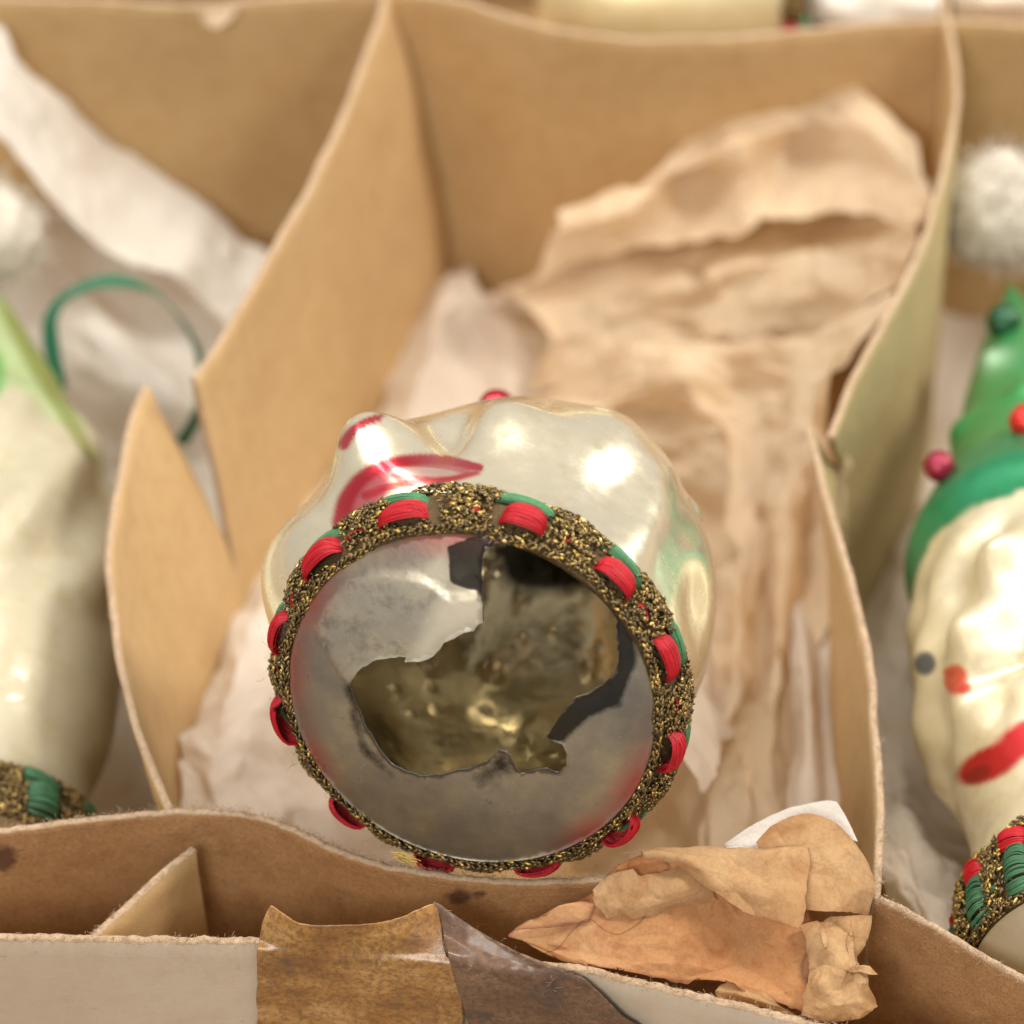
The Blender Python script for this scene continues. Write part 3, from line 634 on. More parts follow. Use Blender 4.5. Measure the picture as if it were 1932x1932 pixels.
PH = rows7([[(1060, 990, .0), (1110, 965, .02), (1160, 985, .02), (1240, 1030, .02)], [(1050, 1020, .0), (1130, 1020, .05), (1220, 1050, .05), (1330, 1080, .04)], [(1080, 1060, -.03), (1180, 1070, .0), (1280, 1100, .0), (1400, 1130, .0)]], 0.04)
paper_part('torn_edge', [sheet_grid(PH, 60, 40, 0.03, 93)], M_PAPER_TAN, scp, 0.04, 27)

# ------------------------------------------------------------------ tape on the front wall
def tape_grid(rows, nu, nv, crum, seed):
    R = np.array(rows); Gd = crom(crom(R, nu, axis=1), nv, axis=0); N = gnormals(Gd)
    return Gd + N * ((fbm(Gd, 1.2, 4, seed)) * crum)[..., None]
def wy(px):      # y of the wall's outer face at this column
    return float(np.interp(px, PROJ(wt)[:, 0], wt[:, 1])) - 0.10
tp = []
for py0, kind in (((1708, 1742, 1746, 1736, 1704), 'z.42'), ((1740, 1764, 1768, 1762, 1750), 'z.26'), ((1772, 1786, 1790, 1793, 1800), 'z.06'), ((1800, 1812, 1818, 1822, 1830), 'w'), ((1850, 1855, 1860, 1865, 1870), 'w'), ((1960,) * 5, 'w'), ((2080,) * 5, 'w')):
    row = []
    xs = {'z.42': (512, 565, 645, 735, 822), 'z.26': (497, 560, 645, 735, 832), 'z.06': (490, 560, 645, 740, 843)}.get(kind, (485, 560, 650, 750, 872))
    for px, py in zip(xs, py0):
        if kind[0] == 'z': row.append(PZ(px, py, float(kind[1:])))
        else: row.append(PY(px, py, wy(px) - 0.02))
    tp.append(row)
def thick_sheet(name, Gd, th, mat, rag, seed, parent=None, **k):
    Gd = ragged(Gd, rag, seed); N = gnormals(Gd); n, m = Gd.shape[:2]
    V = np.concatenate([(Gd + N * th / 2).reshape(-1, 3), (Gd - N * th / 2).reshape(-1, 3)])
    F = [gridF(n, m), gridF(n, m, n * m, flip=True)]
    idx = np.arange(n * m).reshape(n, m)
    for e in (idx[0], idx[-1], idx[:, 0], idx[:, -1]): F.append(np.stack([e[:-1], e[1:], e[1:] + n * m, e[:-1] + n * m], -1))
    return mesh_obj(name, V, np.concatenate(F), mat, parent, **k)
tape1 = thick_sheet('adhesive_tape', tape_grid(tp, 180, 150, 0.009, 5), 0.02, M_TAPE, 0.015, 41, label='glossy amber adhesive tape bent over the front wall of the box', cat='tape')
tp2 = []
for row in ([(820, 1703, .44), (850, 1722, .40), (890, 1748, .34), (925, 1770, .28), (960, 1790, .22), (1000, 1808, .15)],
            [(835, 1760, .22), (880, 1782, .2), (930, 1800, .16), (985, 1815, .12), (1040, 1828, .1), (1092, 1842, .05)],
            [(846, 1806, 'w'), (895, 1825, 'w'), (950, 1840, 'w'), (1010, 1850, 'w'), (1075, 1862, 'w'), (1125, 1872, 'w')],
            [(866, 1870, 'w'), (925, 1885, 'w'), (990, 1895, 'w'), (1050, 1905, 'w'), (1120, 1912, 'w'), (1168, 1912, 'w')],
            [(895, 1960, 'w'), (960, 1960, 'w'), (1030, 1960, 'w'), (1100, 1960, 'w'), (1170, 1960, 'w'), (1230, 1960, 'w')],
            [(940, 2080, 'w'), (1000, 2080, 'w'), (1080, 2080, 'w'), (1160, 2080, 'w'), (1230, 2080, 'w'), (1330, 2080, 'w')]):
    tp2.append([PZ(x, y, z) if z != 'w' else PY(x, y, wy(x) - 0.07) for x, y, z in row])
tape2 = thick_sheet('adhesive_tape', tape_grid(tp2, 160, 130, 0.03, 9), 0.03, M_TAPE2, 0.02, 43, label='dark grimy torn tape patch overlapping the amber tape on its right', cat='tape')
g2 = np.array(tape_grid(tp2, 60, 60, 0.03, 9)).reshape(-1, 3)
fibres(tape2, g2 - FWD * 0.03, 90, 0.09, 0.03, 15, r=0.0018)

# ------------------------------------------------------------------ glass ornaments
class Frame:
    def __init__(s, c, tip):
        s.c = np.asarray(c, float); s.a = nrm(np.asarray(tip) - s.c)
        s.e1 = nrm(RGT - s.a * (RGT @ s.a)); s.e2 = np.cross(s.e1, s.a)
        if s.e2[2] < 0: s.e2 = -s.e2
    def at(s, sv, phi, r):
        sv, phi, r = np.broadcast_arrays(np.asarray(sv, float), np.asarray(phi, float), np.asarray(r, float))
        return s.c + sv[..., None] * s.a + (np.cos(phi) * r)[..., None] * s.e1 + (np.sin(phi) * r)[..., None] * s.e2
def dang(a, b): return (a - b + math.pi) % (2 * math.pi) - math.pi
def revolve(name, fr, prof, disp, color, nphi, ns, mats, parent, inner=0.0, **k):
    ps = np.array(prof); tt = crom(ps, ns)
    s, r0 = tt[:, 0], np.maximum(tt[:, 1], 0.004)
    phi = np.arange(nphi) / nphi * 2 * math.pi
    Sg, Pg = np.meshgrid(s, phi, indexing='xy'); Rg = np.tile(r0, (nphi, 1))
    Rg = np.maximum(Rg + disp(Sg, Pg) * np.clip(Rg / 0.6, 0, 1), 0.003)
    Vo = fr.at(Sg, Pg, Rg); C = color(Sg, Pg, Vo)
    V = [Vo.reshape(-1, 3)]; F = [gridF(nphi, ns, 0, True)]; MI = [np.zeros(len(F[0]))]; CC = [C.reshape(-1, 3)]; inner_shade = np.zeros(Sg.size * (2 if inner else 1))
    if inner:
        Vi = fr.at(Sg * 0.985 + 0.03, Pg, np.maximum(Rg - inner, 0.002)); V.append(Vi.reshape(-1, 3))
        f = gridF(nphi, ns, nphi * ns, True, True); F.append(f); MI.append(np.ones(len(f))); CC.append(C.reshape(-1, 3))
    return mesh_obj(name, np.concatenate(V), np.concatenate(F), mats, parent, midx=np.concatenate(MI), attrs={'Col': np.concatenate(CC), 'inner_shade': inner_shade}, **k)

def paint_px(obj, fr, blobs, strokes=()):
    """recolour where a painted feature sits: blobs = (px, py, rx, ry, rot, colour)"""
    me = obj.data; n = len(me.vertices); co = np.empty(n * 3); me.vertices.foreach_get('co', co); co = co.reshape(-1, 3)
    q = co - fr.c; nn = q - (q @ fr.a)[:, None] * fr.a; pr = PROJ(co); front = np.sum(nn * (CAM - co), -1) > 0
    at = me.attributes['Col']; c = np.empty(n * 4, np.float32); at.data.foreach_get('color', c); c = c.reshape(-1, 4)
    for px, py, rx, ry, rot, col, a in blobs:
        x, y = pr[:, 0] - px, pr[:, 1] - py; X = x * math.cos(rot) + y * math.sin(rot); Y = -x * math.sin(rot) + y * math.cos(rot)
        k = np.clip((1.1 - np.sqrt((X / rx) ** 2 + (Y / ry) ** 2)) / .3, 0, 1) * front * a
        c[:, :3] = c[:, :3] * (1 - k[:, None]) + np.array(col) * k[:, None]
    for pts, w0, w1, col, a in strokes:
        P = crom(np.array(pts, float), 60); wd = np.linspace(w0, w1, 60)
        dd = np.min(np.hypot(pr[:, None, 0] - P[None, :, 0], pr[:, None, 1] - P[None, :, 1]) / wd[None], axis=1)
        k = np.clip((1.2 - dd) / .55, 0, 1) * front * a; c[:, :3] = c[:, :3] * (1 - k[:, None]) + np.array(col) * k[:, None]
    at.data.foreach_set('color', c.ravel())
GOLDS = np.array([(0.14, 0.095, 0.036), (0.22, 0.155, 0.062), (0.30, 0.21, 0.085), (0.36, 0.25, 0.08), (0.62, 0.42, 0.10), (0.80, 0.60, 0.22), (0.13, 0.10, 0.06)])
GW = np.array([.24, .26, .2, .10, .07, .03, .12])
OCT_F = [(0, 2, 4), (2, 1, 4), (1, 3, 4), (3, 0, 4), (2, 0, 5), (1, 2, 5), (3, 1, 5), (0, 3, 5)]
def bit(p, d, n, L, w):
    b = np.cross(d, n)
    return np.array([p + b * w, p - b * w, p + n * w, p - n * w, p + d * L, p - d * L])
def bits_mesh(name, P, D, N, L, Wd, rg, parent, mat=None):
    n = len(P); D = nrm(D); N = nrm(N - D * np.sum(D * N, -1, keepdims=True)); B = np.cross(D, N)
    L = np.asarray(L)[:, None]; Wd = np.asarray(Wd)[:, None]
    ring = [(B, 1), (N, 1), (B, -1), (N, -1)]
    V = np.stack([P + a * k * Wd + D * L * q for q in (.5, -.5) for a, k in ring] + [P + D * L, P - D * L], 1)
    fs = [(i, (i + 1) % 4, 4 + (i + 1) % 4, 4 + i) for i in range(4)]
    f3 = [(8, (i + 1) % 4, i) for i in range(4)] + [(9, 4 + i, 4 + (i + 1) % 4) for i in range(4)]
    o = (np.arange(n) * 10)[:, None, None]
    F = (np.array(fs)[None] + o).reshape(-1, 4).tolist() + (np.array(f3)[None] + o).reshape(-1, 3).tolist()
    ci = rg.choice(len(GOLDS), n, p=GW / GW.sum()); C = np.repeat(GOLDS[ci] * rg.uniform(.7, 1.25, (n, 1)), 10, 0)
    return mesh_obj(name, V.reshape(-1, 3), F, mat or M_GOLD, parent, smooth=True, attrs={'Col': C}, kind='stuff')
def cord(fr, sv, R, cr, nring, kk, rg, parent, wob=0.03, seed=0):
    """one round metallic cord laid round the ornament, covered with short thread stitches"""
    th = np.linspace(0, 2 * math.pi, nring, endpoint=False)
    w1 = vnoise(np.stack([np.cos(th) * 3, np.sin(th) * 3, th * 0 + seed], -1), 1.6, seed) * wob
    w2 = vnoise(np.stack([np.cos(th) * 3, np.sin(th) * 3, th * 0 + seed], -1), 1.6, seed + 7) * wob * 1.3
    ctr = fr.at(sv + w2, th, R + w1)
    T = nrm(np.roll(ctr, -1, 0) - np.roll(ctr, 1, 0)); Rd = nrm(ctr - fr.c - ((ctr - fr.c) @ fr.a)[:, None] * fr.a); A = np.cross(T, Rd)
    P, D, N = [], [], []
    for j in range(kk):
        al = j / kk * 2 * math.pi + (np.arange(nring) % 2) * math.pi / kk + rg.normal(0, .12, nring)
        nn = Rd * np.cos(al)[:, None] + A * np.sin(al)[:, None]
        tn = np.cross(T, nn); sg = np.where((np.arange(nring) + j) % 2 == 0, 1, -1)[:, None]
        d = T * 1.0 + tn * sg * 0.55 + rg.normal(0, .16, (nring, 3))
        P.append(ctr + nn * (cr + rg.normal(0, cr * .10, nring))[:, None] + T * rg.normal(0, .008, (nring, 1))); D.append(d); N.append(nn + rg.normal(0, .15, (nring, 3)))
    P, D, N = map(np.concatenate, (P, D, N)); n = len(P)
    return bits_mesh('gold_cord', P, D, N, rg.uniform(.042, .062, n), rg.uniform(.016, .024, n), rg, parent)
def stitch(fr, phi, s0, R, half, width, puff, nstr, mat, name, parent, rg, tilt=0.0):
    ac = Acc()
    for i in range(nstr):
        q = rg.uniform(-1, 1) * (.32 if nstr == 14 else 1); hgt = math.sqrt(max(0, 1 - q * q)) * rg.uniform(.75, 1.0)
        u = np.linspace(-1, 1, 11); arch = np.sqrt(np.clip(1 - np.abs(u) ** 2.6, 0, 1))
        ss = s0 + q * width * (0.45 + 0.55 * arch) + tilt * u * width + rg.normal(0, .006)
        rr = R - 0.05 + puff * (0.35 + .65 * hgt) * arch
        pts = fr.at(ss, phi + u * half + rg.normal(0, .004), rr)
        V, F = tube_pts(pts, (.0052 if nstr > 60 else .011 if nstr == 14 else .014) * rg.uniform(.7, 1.15), 4); ac.add(V, F)
    for i in range(0):              # stray filaments
        p = fr.at(s0 + rg.normal(0, width), phi + rg.uniform(-1, 1) * half, R + puff * .9)
        V, F = tube_pts(crom(np.array([p, p + rg.normal(0, .02, 3), p + rg.normal(0, .04, 3)]), 5), .0022, 3); ac.add(V, F)
    return ac.obj(name, mat, parent)
def braid(parent, fr, R, w, flare, nst, phi0, seed, detail=1.0, ma=None, mb=None, mc=None):
    mc = mc or M_RED
    ma, mb = ma or M_RED, mb or M_GREEN; na = 'red_stitch' if ma is M_RED else 'green_stitch'; nb_ = 'red_stitch' if mb is M_RED else 'green_stitch'
    rg = np.random.default_rng(seed)
    ns = 96; th = np.arange(ns) / ns * 2 * math.pi
    sv = np.array([-.03, w * .3, w * .65, w + .03]); rr = np.array([R - .02, R + flare * .45, R + flare * .8, R + flare * .85])
    Gd = fr.at(sv[None, :], th[:, None], rr[None, :]); 
    Gd2 = fr.at(sv[None, :], th[:, None], rr[None, :] - .02)
    V = np.concatenate([Gd.reshape(-1, 3), Gd2.reshape(-1, 3)]); F = np.concatenate([gridF(ns, 4, 0, True), gridF(ns, 4, ns * 4, True, True)])
    tr = mesh_obj('braid_trim', V, F, M_BACK, parent)
    nr = int(210 * detail)
    cord(fr, 0.0, R + .015, .043, nr, 6, rg, tr, .04, seed)
    cord(fr, w, R + flare, .042, nr, 5, rg, tr, .06, seed + 1)
    # gold lattice between the stitches
    P, D, N = [], [], []
    for k in range(nst):
        ph = phi0 + (k + .5) * 2 * math.pi / nst; n = int(150 * detail)
        u = rg.uniform(0, 1, n); dphi = rg.normal(0, 1, n) * (.055 + .06 * np.abs(u - .5)) 
        f = fr.at(u * w, ph + dphi, R + flare * np.sin(u * math.pi / 2) + .03 + .05 * np.sin(u * math.pi) * np.exp(-(dphi / .09) ** 2) + rg.uniform(0, .03, n))
        nn = nrm(f - fr.c - ((f - fr.c) @ fr.a)[:, None] * fr.a)
        tt = np.cross(fr.a, nn); sg = np.where(rg.uniform(size=n) < .5, -1, 1)[:, None]
        P.append(f); D.append(fr.a[None] * .8 + tt * sg * rg.uniform(.3, 1.0, (n, 1)) + rg.normal(0, .25, (n, 3))); N.append(nn)
    u = rg.uniform(.05, 1, int(2600 * detail)); ph = rg.uniform(0, 2 * math.pi, len(u))
    off_ = np.abs((ph - phi0 + math.pi / nst) % (2 * math.pi / nst) - math.pi / nst) / (math.pi / nst); kp = (off_ > .5) | (u < .12); u, ph = u[kp], ph[kp]       # loose rear lace
    f = fr.at(u * w + .02, ph, R + flare * np.sin(u * math.pi / 2) + .03 + rg.uniform(0, .03, len(u))); nn = nrm(f - fr.c - ((f - fr.c) @ fr.a)[:, None] * fr.a)
    P.append(f); D.append(rg.normal(0, 1, (len(u), 3))); N.append(nn)
    P, D, N = map(np.concatenate, (P, D, N)); n = len(P)
    bits_mesh('gold_lattice', P, D, N, rg.uniform(.035, .065, n), rg.uniform(.014, .024, n), rg, tr)
    if detail > .9:                                      # frayed metallic hairs
        ac = Acc()
        for i in range(420):
            p = fr.at(rg.uniform(-.02, w), rg.uniform(0, 2 * math.pi), R + flare * rg.uniform(.2, 1) + .05); d = nrm(p - fr.c) + rg.normal(0, .6, 3)
            V, F = tube_pts(crom(np.array([p, p + d * .025 + rg.normal(0, .015, 3), p + d * .05 + rg.normal(0, .03, 3)]), 5), .0018, 3); ac.add(V, F, (.35, .26, .12))
        ac.obj('frayed_threads', M_GOLD, tr, kind='stuff')
    hw = math.pi / nst
    for k in range(nst):
        ph = phi0 + k * 2 * math.pi / nst + rg.normal(0, .035); q1, q2 = rg.uniform(.95, 1.18), rg.uniform(.9, 1.15)
        stitch(fr, ph, w * .40, R + flare * .60, hw * .44 * q1, w * .40 * q2, .22 * q2, int((260 if detail > .9 else 60)), ma, na, tr, rg)
        stitch(fr, ph + .02, w * .86, R + flare * .90, hw * .58 * q2, w * .17 * q1, .16, int((130 if detail > .9 else 34)), mb, nb_, tr, rg, rg.uniform(.2, .9))
        stitch(fr, ph + hw, w * .36, R + flare * .60, hw * .22, w * .10, .10, int(14 * detail) if detail > .9 else 14, mc, 'red_stitch' if mc is M_RED else 'green_stitch', tr, rg)
    return tr

# ---- the broken ornament
oc = PD(888, 1322, 36.45)
OF = Frame(oc, PD(1000, 1083, 39.25))
RIM = 2.17
orn = empty('christmas_ornament', oc + np.array([0, 3.0, -3.5]), label='broken cream pearl glass ornament with a jagged hole in its base', cat='ornament', group='antique glass ornaments')
D2 = math.radians
LOBES = [(122, 1.55, .80, 11, .55), (164, 1.4, .62, 20, .80), (93, 2.3, .30, 12, .6), (137, 2.6, .35, 14, .7), (112, .85, .16, 16, .30), (142, .9, .18, 12, .35),
         (62, 3.2, .12, 9, 1.2), (15, 2.0, -.10, 8, .5), (-12, 2.4, .05, 16, .9), (70, 3.4, .05, 12, .8), (205, 2.0, .15, 12, .8), (107, 2.0, -.28, 6, .5), (44, 2.4, .07, 7, 1.5), (30, 2.4, -.05, 7, 1.5), (58, 1.8, -.10, 8, .8)]
rgd = np.random.default_rng(5)
DOTS = [(rgd.uniform(0, 360), rgd.uniform(2.2, 6.2), rgd.uniform(.10, .22) * rgd.choice([-1, 1]), rgd.uniform(3, 6), rgd.uniform(.12, .22)) for _ in range(60)]
DOTS2 = [(rgd.uniform(175, 370), rgd.uniform(2.6, 6.0), -rgd.uniform(.02, .035), rgd.uniform(1.3, 1.9), rgd.uniform(.045, .07)) for _ in range(70)]
def odisp(s, p):
    d = 0
    for ph, s0, am, sp, ss in LOBES: d = d + am * np.exp(-(dang(p, D2(ph)) / D2(sp)) ** 2 / 1.4 - ((s - s0) / ss) ** 2 / 1.4)
    for ph, s0, am, sp, ss in DOTS:
        d = d + am * .45 * np.exp(-(dang(p, D2(ph)) / D2(sp)) ** 2 - ((s - s0) / ss) ** 2) * np.clip((s - 3.2) * 1.5, 0, 1)
    for ph, s0, am, sp, ss in DOTS2:
        k = np.abs(s[0] - s0) < .6; d[:, k] += am * np.exp(-(dang(p[:, k], D2(ph)) / D2(sp)) ** 2 - ((s[:, k] - s0) / ss) ** 2)
    d = d + .015 * np.sin(p * 7 + s * 2.2) * np.clip(s - .5, 0, 1)
    return d
OPROF = [(0.0, RIM - .03), (.3, RIM + .06), (.8, RIM + .12), (1.6, RIM + .17), (2.6, RIM + .20), (3.6, RIM + .02), (4.6, RIM - .50), (5.5, 1.1), (6.2, .65), (6.6, .35), (6.7, .0)]
CREAM = np.array([0.93, 0.85, 0.64]); REDP = np.array([0.60, 0.015, 0.04])
def ell(s, p, ph, s0, wp, ws, rot=0.0):
    x = dang(p, D2(ph)) / D2(wp); y = (s - s0) / ws; c, n = math.cos(rot), math.sin(rot)
    X, Y = c * x + n * y, -n * x + c * y
    return np.sqrt(X * X + Y * Y)
def ocol(s, p, V):
    C = np.tile(CREAM, s.shape + (1,)); nz = fbm(V, 2.5, 3, 77) * .12
    return C
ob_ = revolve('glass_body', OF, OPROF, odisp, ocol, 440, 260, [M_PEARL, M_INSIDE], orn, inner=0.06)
paint_px(ob_, OF, [(690, 935, 62, 34, -.85, (.66, .09, .14), .9), (800, 885, 105, 26, .02, (.64, .05, .08), .85), (800, 890, 70, 9, .05, (.88, .66, .56), .75)],
         [([(648, 838), (664, 815), (690, 797), (718, 786)], 12, 7, (.58, .012, .035), .95), ([(645, 985), (655, 940), (690, 897), (750, 872), (830, 867), (905, 882)], 20, 8, (.58, .012, .035), .96), ([(690, 935), (750, 915), (830, 908), (900, 892)], 9, 5, (.60, .02, .04), .85)])
co_ = np.empty(len(ob_.data.vertices) * 3); ob_.data.vertices.foreach_get('co', co_); co_ = co_.reshape(-1, 3)
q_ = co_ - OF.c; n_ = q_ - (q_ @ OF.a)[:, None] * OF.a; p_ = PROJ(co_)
shade_ = np.clip(1.5 - np.hypot((p_[:, 0] - 1045) / 125, (p_[:, 1] - 1045) / 78), 0, 1) * (np.sum(n_ * (CAM - co_), -1) < 0)  # painted shade at the far end of the hollow, behind the hole
ob_.data.attributes['inner_shade'].data.foreach_set('value', shade_.astype(np.float32))
# small red berry on the far side
bv = []
ph_b = np.arange(20) / 20 * 2 * math.pi
bf = Frame(PD(937, 770, 41.6), PD(937, 770, 41.6) + UP * 1 + FWD * .2)
revolve('red_berry', bf, [(-.25, .0), (-.2, .14), (0, .26), (.2, .16), (.26, .0)], lambda s, p: s * 0, lambda s, p, V: np.tile(REDP, s.shape + (1,)), 24, 14, [M_PEARL], orn)

# tissue padding that cradles the ornament
pr_ = np.array(OPROF); rows_ = []
for sv in np.linspace(1.9, 6.2, 8):
    cc = OF.c + OF.a * sv; r_ = float(np.interp(sv, pr_[:, 0], pr_[:, 1])) + .22; row = []
    for dx in (-2.6, -1.9, -1.3, -.6, 0, .6, 1.3, 1.9, 2.6):
        zz_ = cc[2] - math.sqrt(max(0, r_ * r_ - dx * dx)) if abs(dx) < r_ * .75 else cc[2] - r_ * .66 - (abs(dx) - r_ * .75) * 2.4
        row.append((cc[0] + dx, cc[1] + .1, max(zz_, -6.4)))
    rows_.append(row)
gpad = crom(crom(np.array(rows_), 90, axis=1), 110, axis=0); npad = gnormals(gpad)
npad *= np.sign(npad[..., 2:3] + 1e-9)
gpad = gpad - npad * (np.abs(facet(gpad, .8, .08, 5)) + np.abs(facet(gpad, .35, .03, 6)))[..., None]
paper_part('padding_sheet', [gpad], M_TIS_PINK, pk, 0.05, 12)
# base of the ornament with the hole
DOME = 0.34
def dome(r): return -DOME * (1 - np.clip(r / RIM, 0, 1) ** 2.2) - 0.01
def to_base(px, py):
    d = ray(px, py); off = 0.0
    for _ in range(12):
        o = OF.c + OF.a * off; t = ((o - CAM) @ OF.a) / (d @ OF.a); q = CAM + d * t - OF.c
        x, y = q @ OF.e1, q @ OF.e2; off = float(dome(math.hypot(x, y)))
    return x, y
HOLE = [(912, 1030), (935, 1025), (985, 1022), (1035, 1030), (1080, 1043), (1125, 1066), (1156, 1096), (1163, 1130), (1165, 1190), (1168, 1230), (1161, 1265), (1140, 1290), (1115, 1308), (1087, 1317), (1074, 1326), (1060, 1346), (1046, 1370), (1032, 1390), (1045, 1399), (1061, 1405), (1070, 1424), (1068, 1445), (1052, 1460), (1035, 1453), (1018, 1453), (1003, 1457), (986, 1463), (973, 1455), (966, 1440), (962, 1426), (952, 1419), (941, 1418), (932, 1426), (922, 1436), (890, 1450), (862, 1454), (835, 1462), (800, 1466), (762, 1456), (735, 1440), (712, 1410), (690, 1375), (672, 1335), (659, 1300), (664, 1284), (680, 1262), (704, 1246), (738, 1239), (767, 1238), (763, 1250), (790, 1247), (818, 1237), (832, 1222), (838, 1211), (860, 1202), (886, 1190), (913, 1172), (910, 1120), (908, 1070)]
hp = np.array([to_base(*h) for h in HOLE])
def refine(poly, step, jit, seed):
    rg = np.random.default_rng(seed); out = []
    for a, b in zip(poly, np.roll(poly, -1, 0)):
        n = max(1, int(np.linalg.norm(b - a) / step))
        for i in range(n):
            q = a + (b - a) * i / n
            out.append(q + (rg.normal(0, jit, 2) if i else 0))
    return np.array(out)
hp = refine(hp, 0.05, 0.010, 3)
nrimp = 160; ang = np.arange(nrimp) / nrimp * 2 * math.pi
rimp = np.stack([np.cos(ang), np.sin(ang)], -1) * (RIM - .02)
def inside(P, poly):
    x, y = P[:, 0], P[:, 1]; c = np.zeros(len(P), bool); q = np.roll(poly, 1, 0)
    for (x1, y1), (x2, y2) in zip(poly, q):
        k = ((y1 > y) != (y2 > y)) & (x < (x2 - x1) * (y - y1) / (y2 - y1 + 1e-12) + x1); c ^= k
    return c
gx = np.arange(-RIM, RIM, .05); GX, GY = np.meshgrid(gx, gx); gp = np.stack([GX.ravel(), GY.ravel()], -1) + RNG.uniform(-.012, .012, (GX.size, 2))
rr_ = np.hypot(gp[:, 0], gp[:, 1]); gp = gp[(rr_ < RIM - .07) & ~inside(gp, hp)]
dmin = np.min(np.linalg.norm(gp[:, None] - hp[None], axis=-1), axis=1); gp = gp[dmin > .03]
pts = np.concatenate([rimp, hp, gp]); nh = len(hp)
edges = [(i, (i + 1) % nrimp) for i in range(nrimp)] + [(nrimp + i, nrimp + (i + 1) % nh) for i in range(nh)]
res = delaunay_2d_cdt([Vector(p) for p in pts], edges, [], 0, 1e-6)
vv = np.array([tuple(v) for v in res[0]]); tris = np.array([f for f in res[2] if len(f) == 3])
cen = vv[tris].mean(1); keep = (~inside(cen, hp)) & (np.hypot(cen[:, 0], cen[:, 1]) < RIM); tris = tris[keep]
r_v = np.hypot(vv[:, 0], vv[:, 1]); zz = dome(r_v)
# attributes
def pxmask(poly_px, soft):
    poly = np.array([to_base(*p) for p in poly_px]); ins = inside(vv, poly)
    pd = refine(poly, .03, 0, 1); dm = np.concatenate([np.min(np.linalg.norm(vv[i:i + 400, None] - pd[None], axis=-1), axis=1) for i in range(0, len(vv), 400)])
    sd = np.where(ins, dm, -dm); return np.clip(sd / soft * .5 + .5, 0, 1)
clear = np.maximum.reduce([pxmask([(845, 1030), (935, 1000), (915, 1180), (905, 1115), (850, 1100)], .04) * 1.0,
                           pxmask([(1150, 1085), (1190, 1150), (1200, 1250), (1170, 1330), (1110, 1350), (1060, 1400), (1020, 1395), (1090, 1310), (1165, 1270)], .12),
                           pxmask([(640, 1290), (672, 1290), (690, 1400), (760, 1470), (740, 1475), (680, 1420)], .16) * .7,
                           pxmask([(925, 1410), (965, 1410), (1000, 1470), (900, 1490), (880, 1460)], .22) * .6])
shard = pxmask([(598, 1190), (612, 1218), (655, 1290), (690, 1262), (770, 1240), (765, 1258), (820, 1242), (845, 1215), (920, 1176), (912, 1118), (850, 1128), (815, 1100), (770, 1082), (705, 1078), (655, 1098), (615, 1140)], .025)
milk = np.maximum(shard * .26, pxmask([(825, 1125), (860, 1110), (915, 1130), (915, 1172), (838, 1213), (820, 1240), (765, 1255), (790, 1190)], .14) * .85)
milk = np.maximum(milk, pxmask([(760, 1090), (835, 1050), (850, 1095), (820, 1110)], .06) * .6)
clear = np.where(shard > .5, np.maximum(clear * (1 - milk), .46 * (1 - milk)), clear)
zz = zz - shard * .025
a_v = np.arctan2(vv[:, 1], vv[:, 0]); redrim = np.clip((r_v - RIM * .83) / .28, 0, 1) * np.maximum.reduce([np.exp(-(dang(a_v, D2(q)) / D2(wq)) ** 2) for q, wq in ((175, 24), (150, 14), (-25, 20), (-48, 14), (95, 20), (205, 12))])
V0 = OF.c + vv[:, :1] * OF.e1 + vv[:, 1:2] * OF.e2 + zz[:, None] * OF.a
V1 = V0 + OF.a * 0.045 - (vv[:, :1] * OF.e1 + vv[:, 1:2] * OF.e2) * 0.0
ed = {}
for t in tris:
    for a, b in ((t[0], t[1]), (t[1], t[2]), (t[2], t[0])):
        k = (min(a, b), max(a, b)); ed[k] = None if k in ed else (a, b)
bnd = [e for e in ed.values() if e is not None]; nv = len(vv)
F = [tuple(t) for t in tris] + [tuple(t[::-1] + nv) for t in tris]; mi = [0] * (2 * len(tris))
for a, b in bnd: F.append((a, b, b + nv, a + nv)); mi.append(1)
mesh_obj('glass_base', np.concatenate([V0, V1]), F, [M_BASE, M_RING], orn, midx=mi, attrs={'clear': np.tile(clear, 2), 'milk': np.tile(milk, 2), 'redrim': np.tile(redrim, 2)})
braid(orn, OF, RIM + .01, .50, .24, 12, D2(77), 101, 1.0)
# frayed yellow yarn at the foot of the braid
ac = Acc(); rg = np.random.default_rng(4); y0 = PD(745, 1612, 36.7)
for i in range(26):
    P = [y0 + rg.normal(0, .02, 3), y0 + RGT * (.09 + rg.normal(0, .03)) - UP * (.03 + rg.normal(0, .03)) - FWD * rg.uniform(0, .06), y0 + RGT * (.2 + rg.normal(0, .05)) - UP * (.08 + rg.normal(0, .05)) - FWD * .03]
    V, F = tube_pts(crom(np.array(P), 7), .004, 4); ac.add(V, F)
ac.obj('frayed_yarn', M_YARN, orn)

def cap(fr, R, parent, mat, col, s0=0.0):
    revolve('glass_base', fr, [(s0 + .02, R), (s0 - .02, R * .9), (s0 - .16, R * .6), (s0 - .22, R * .3), (s0 - .24, .0)], lambda s, p: s * 0, lambda s, p, V: np.tile(np.array(col), s.shape + (1,)), 60, 20, [mat], parent)
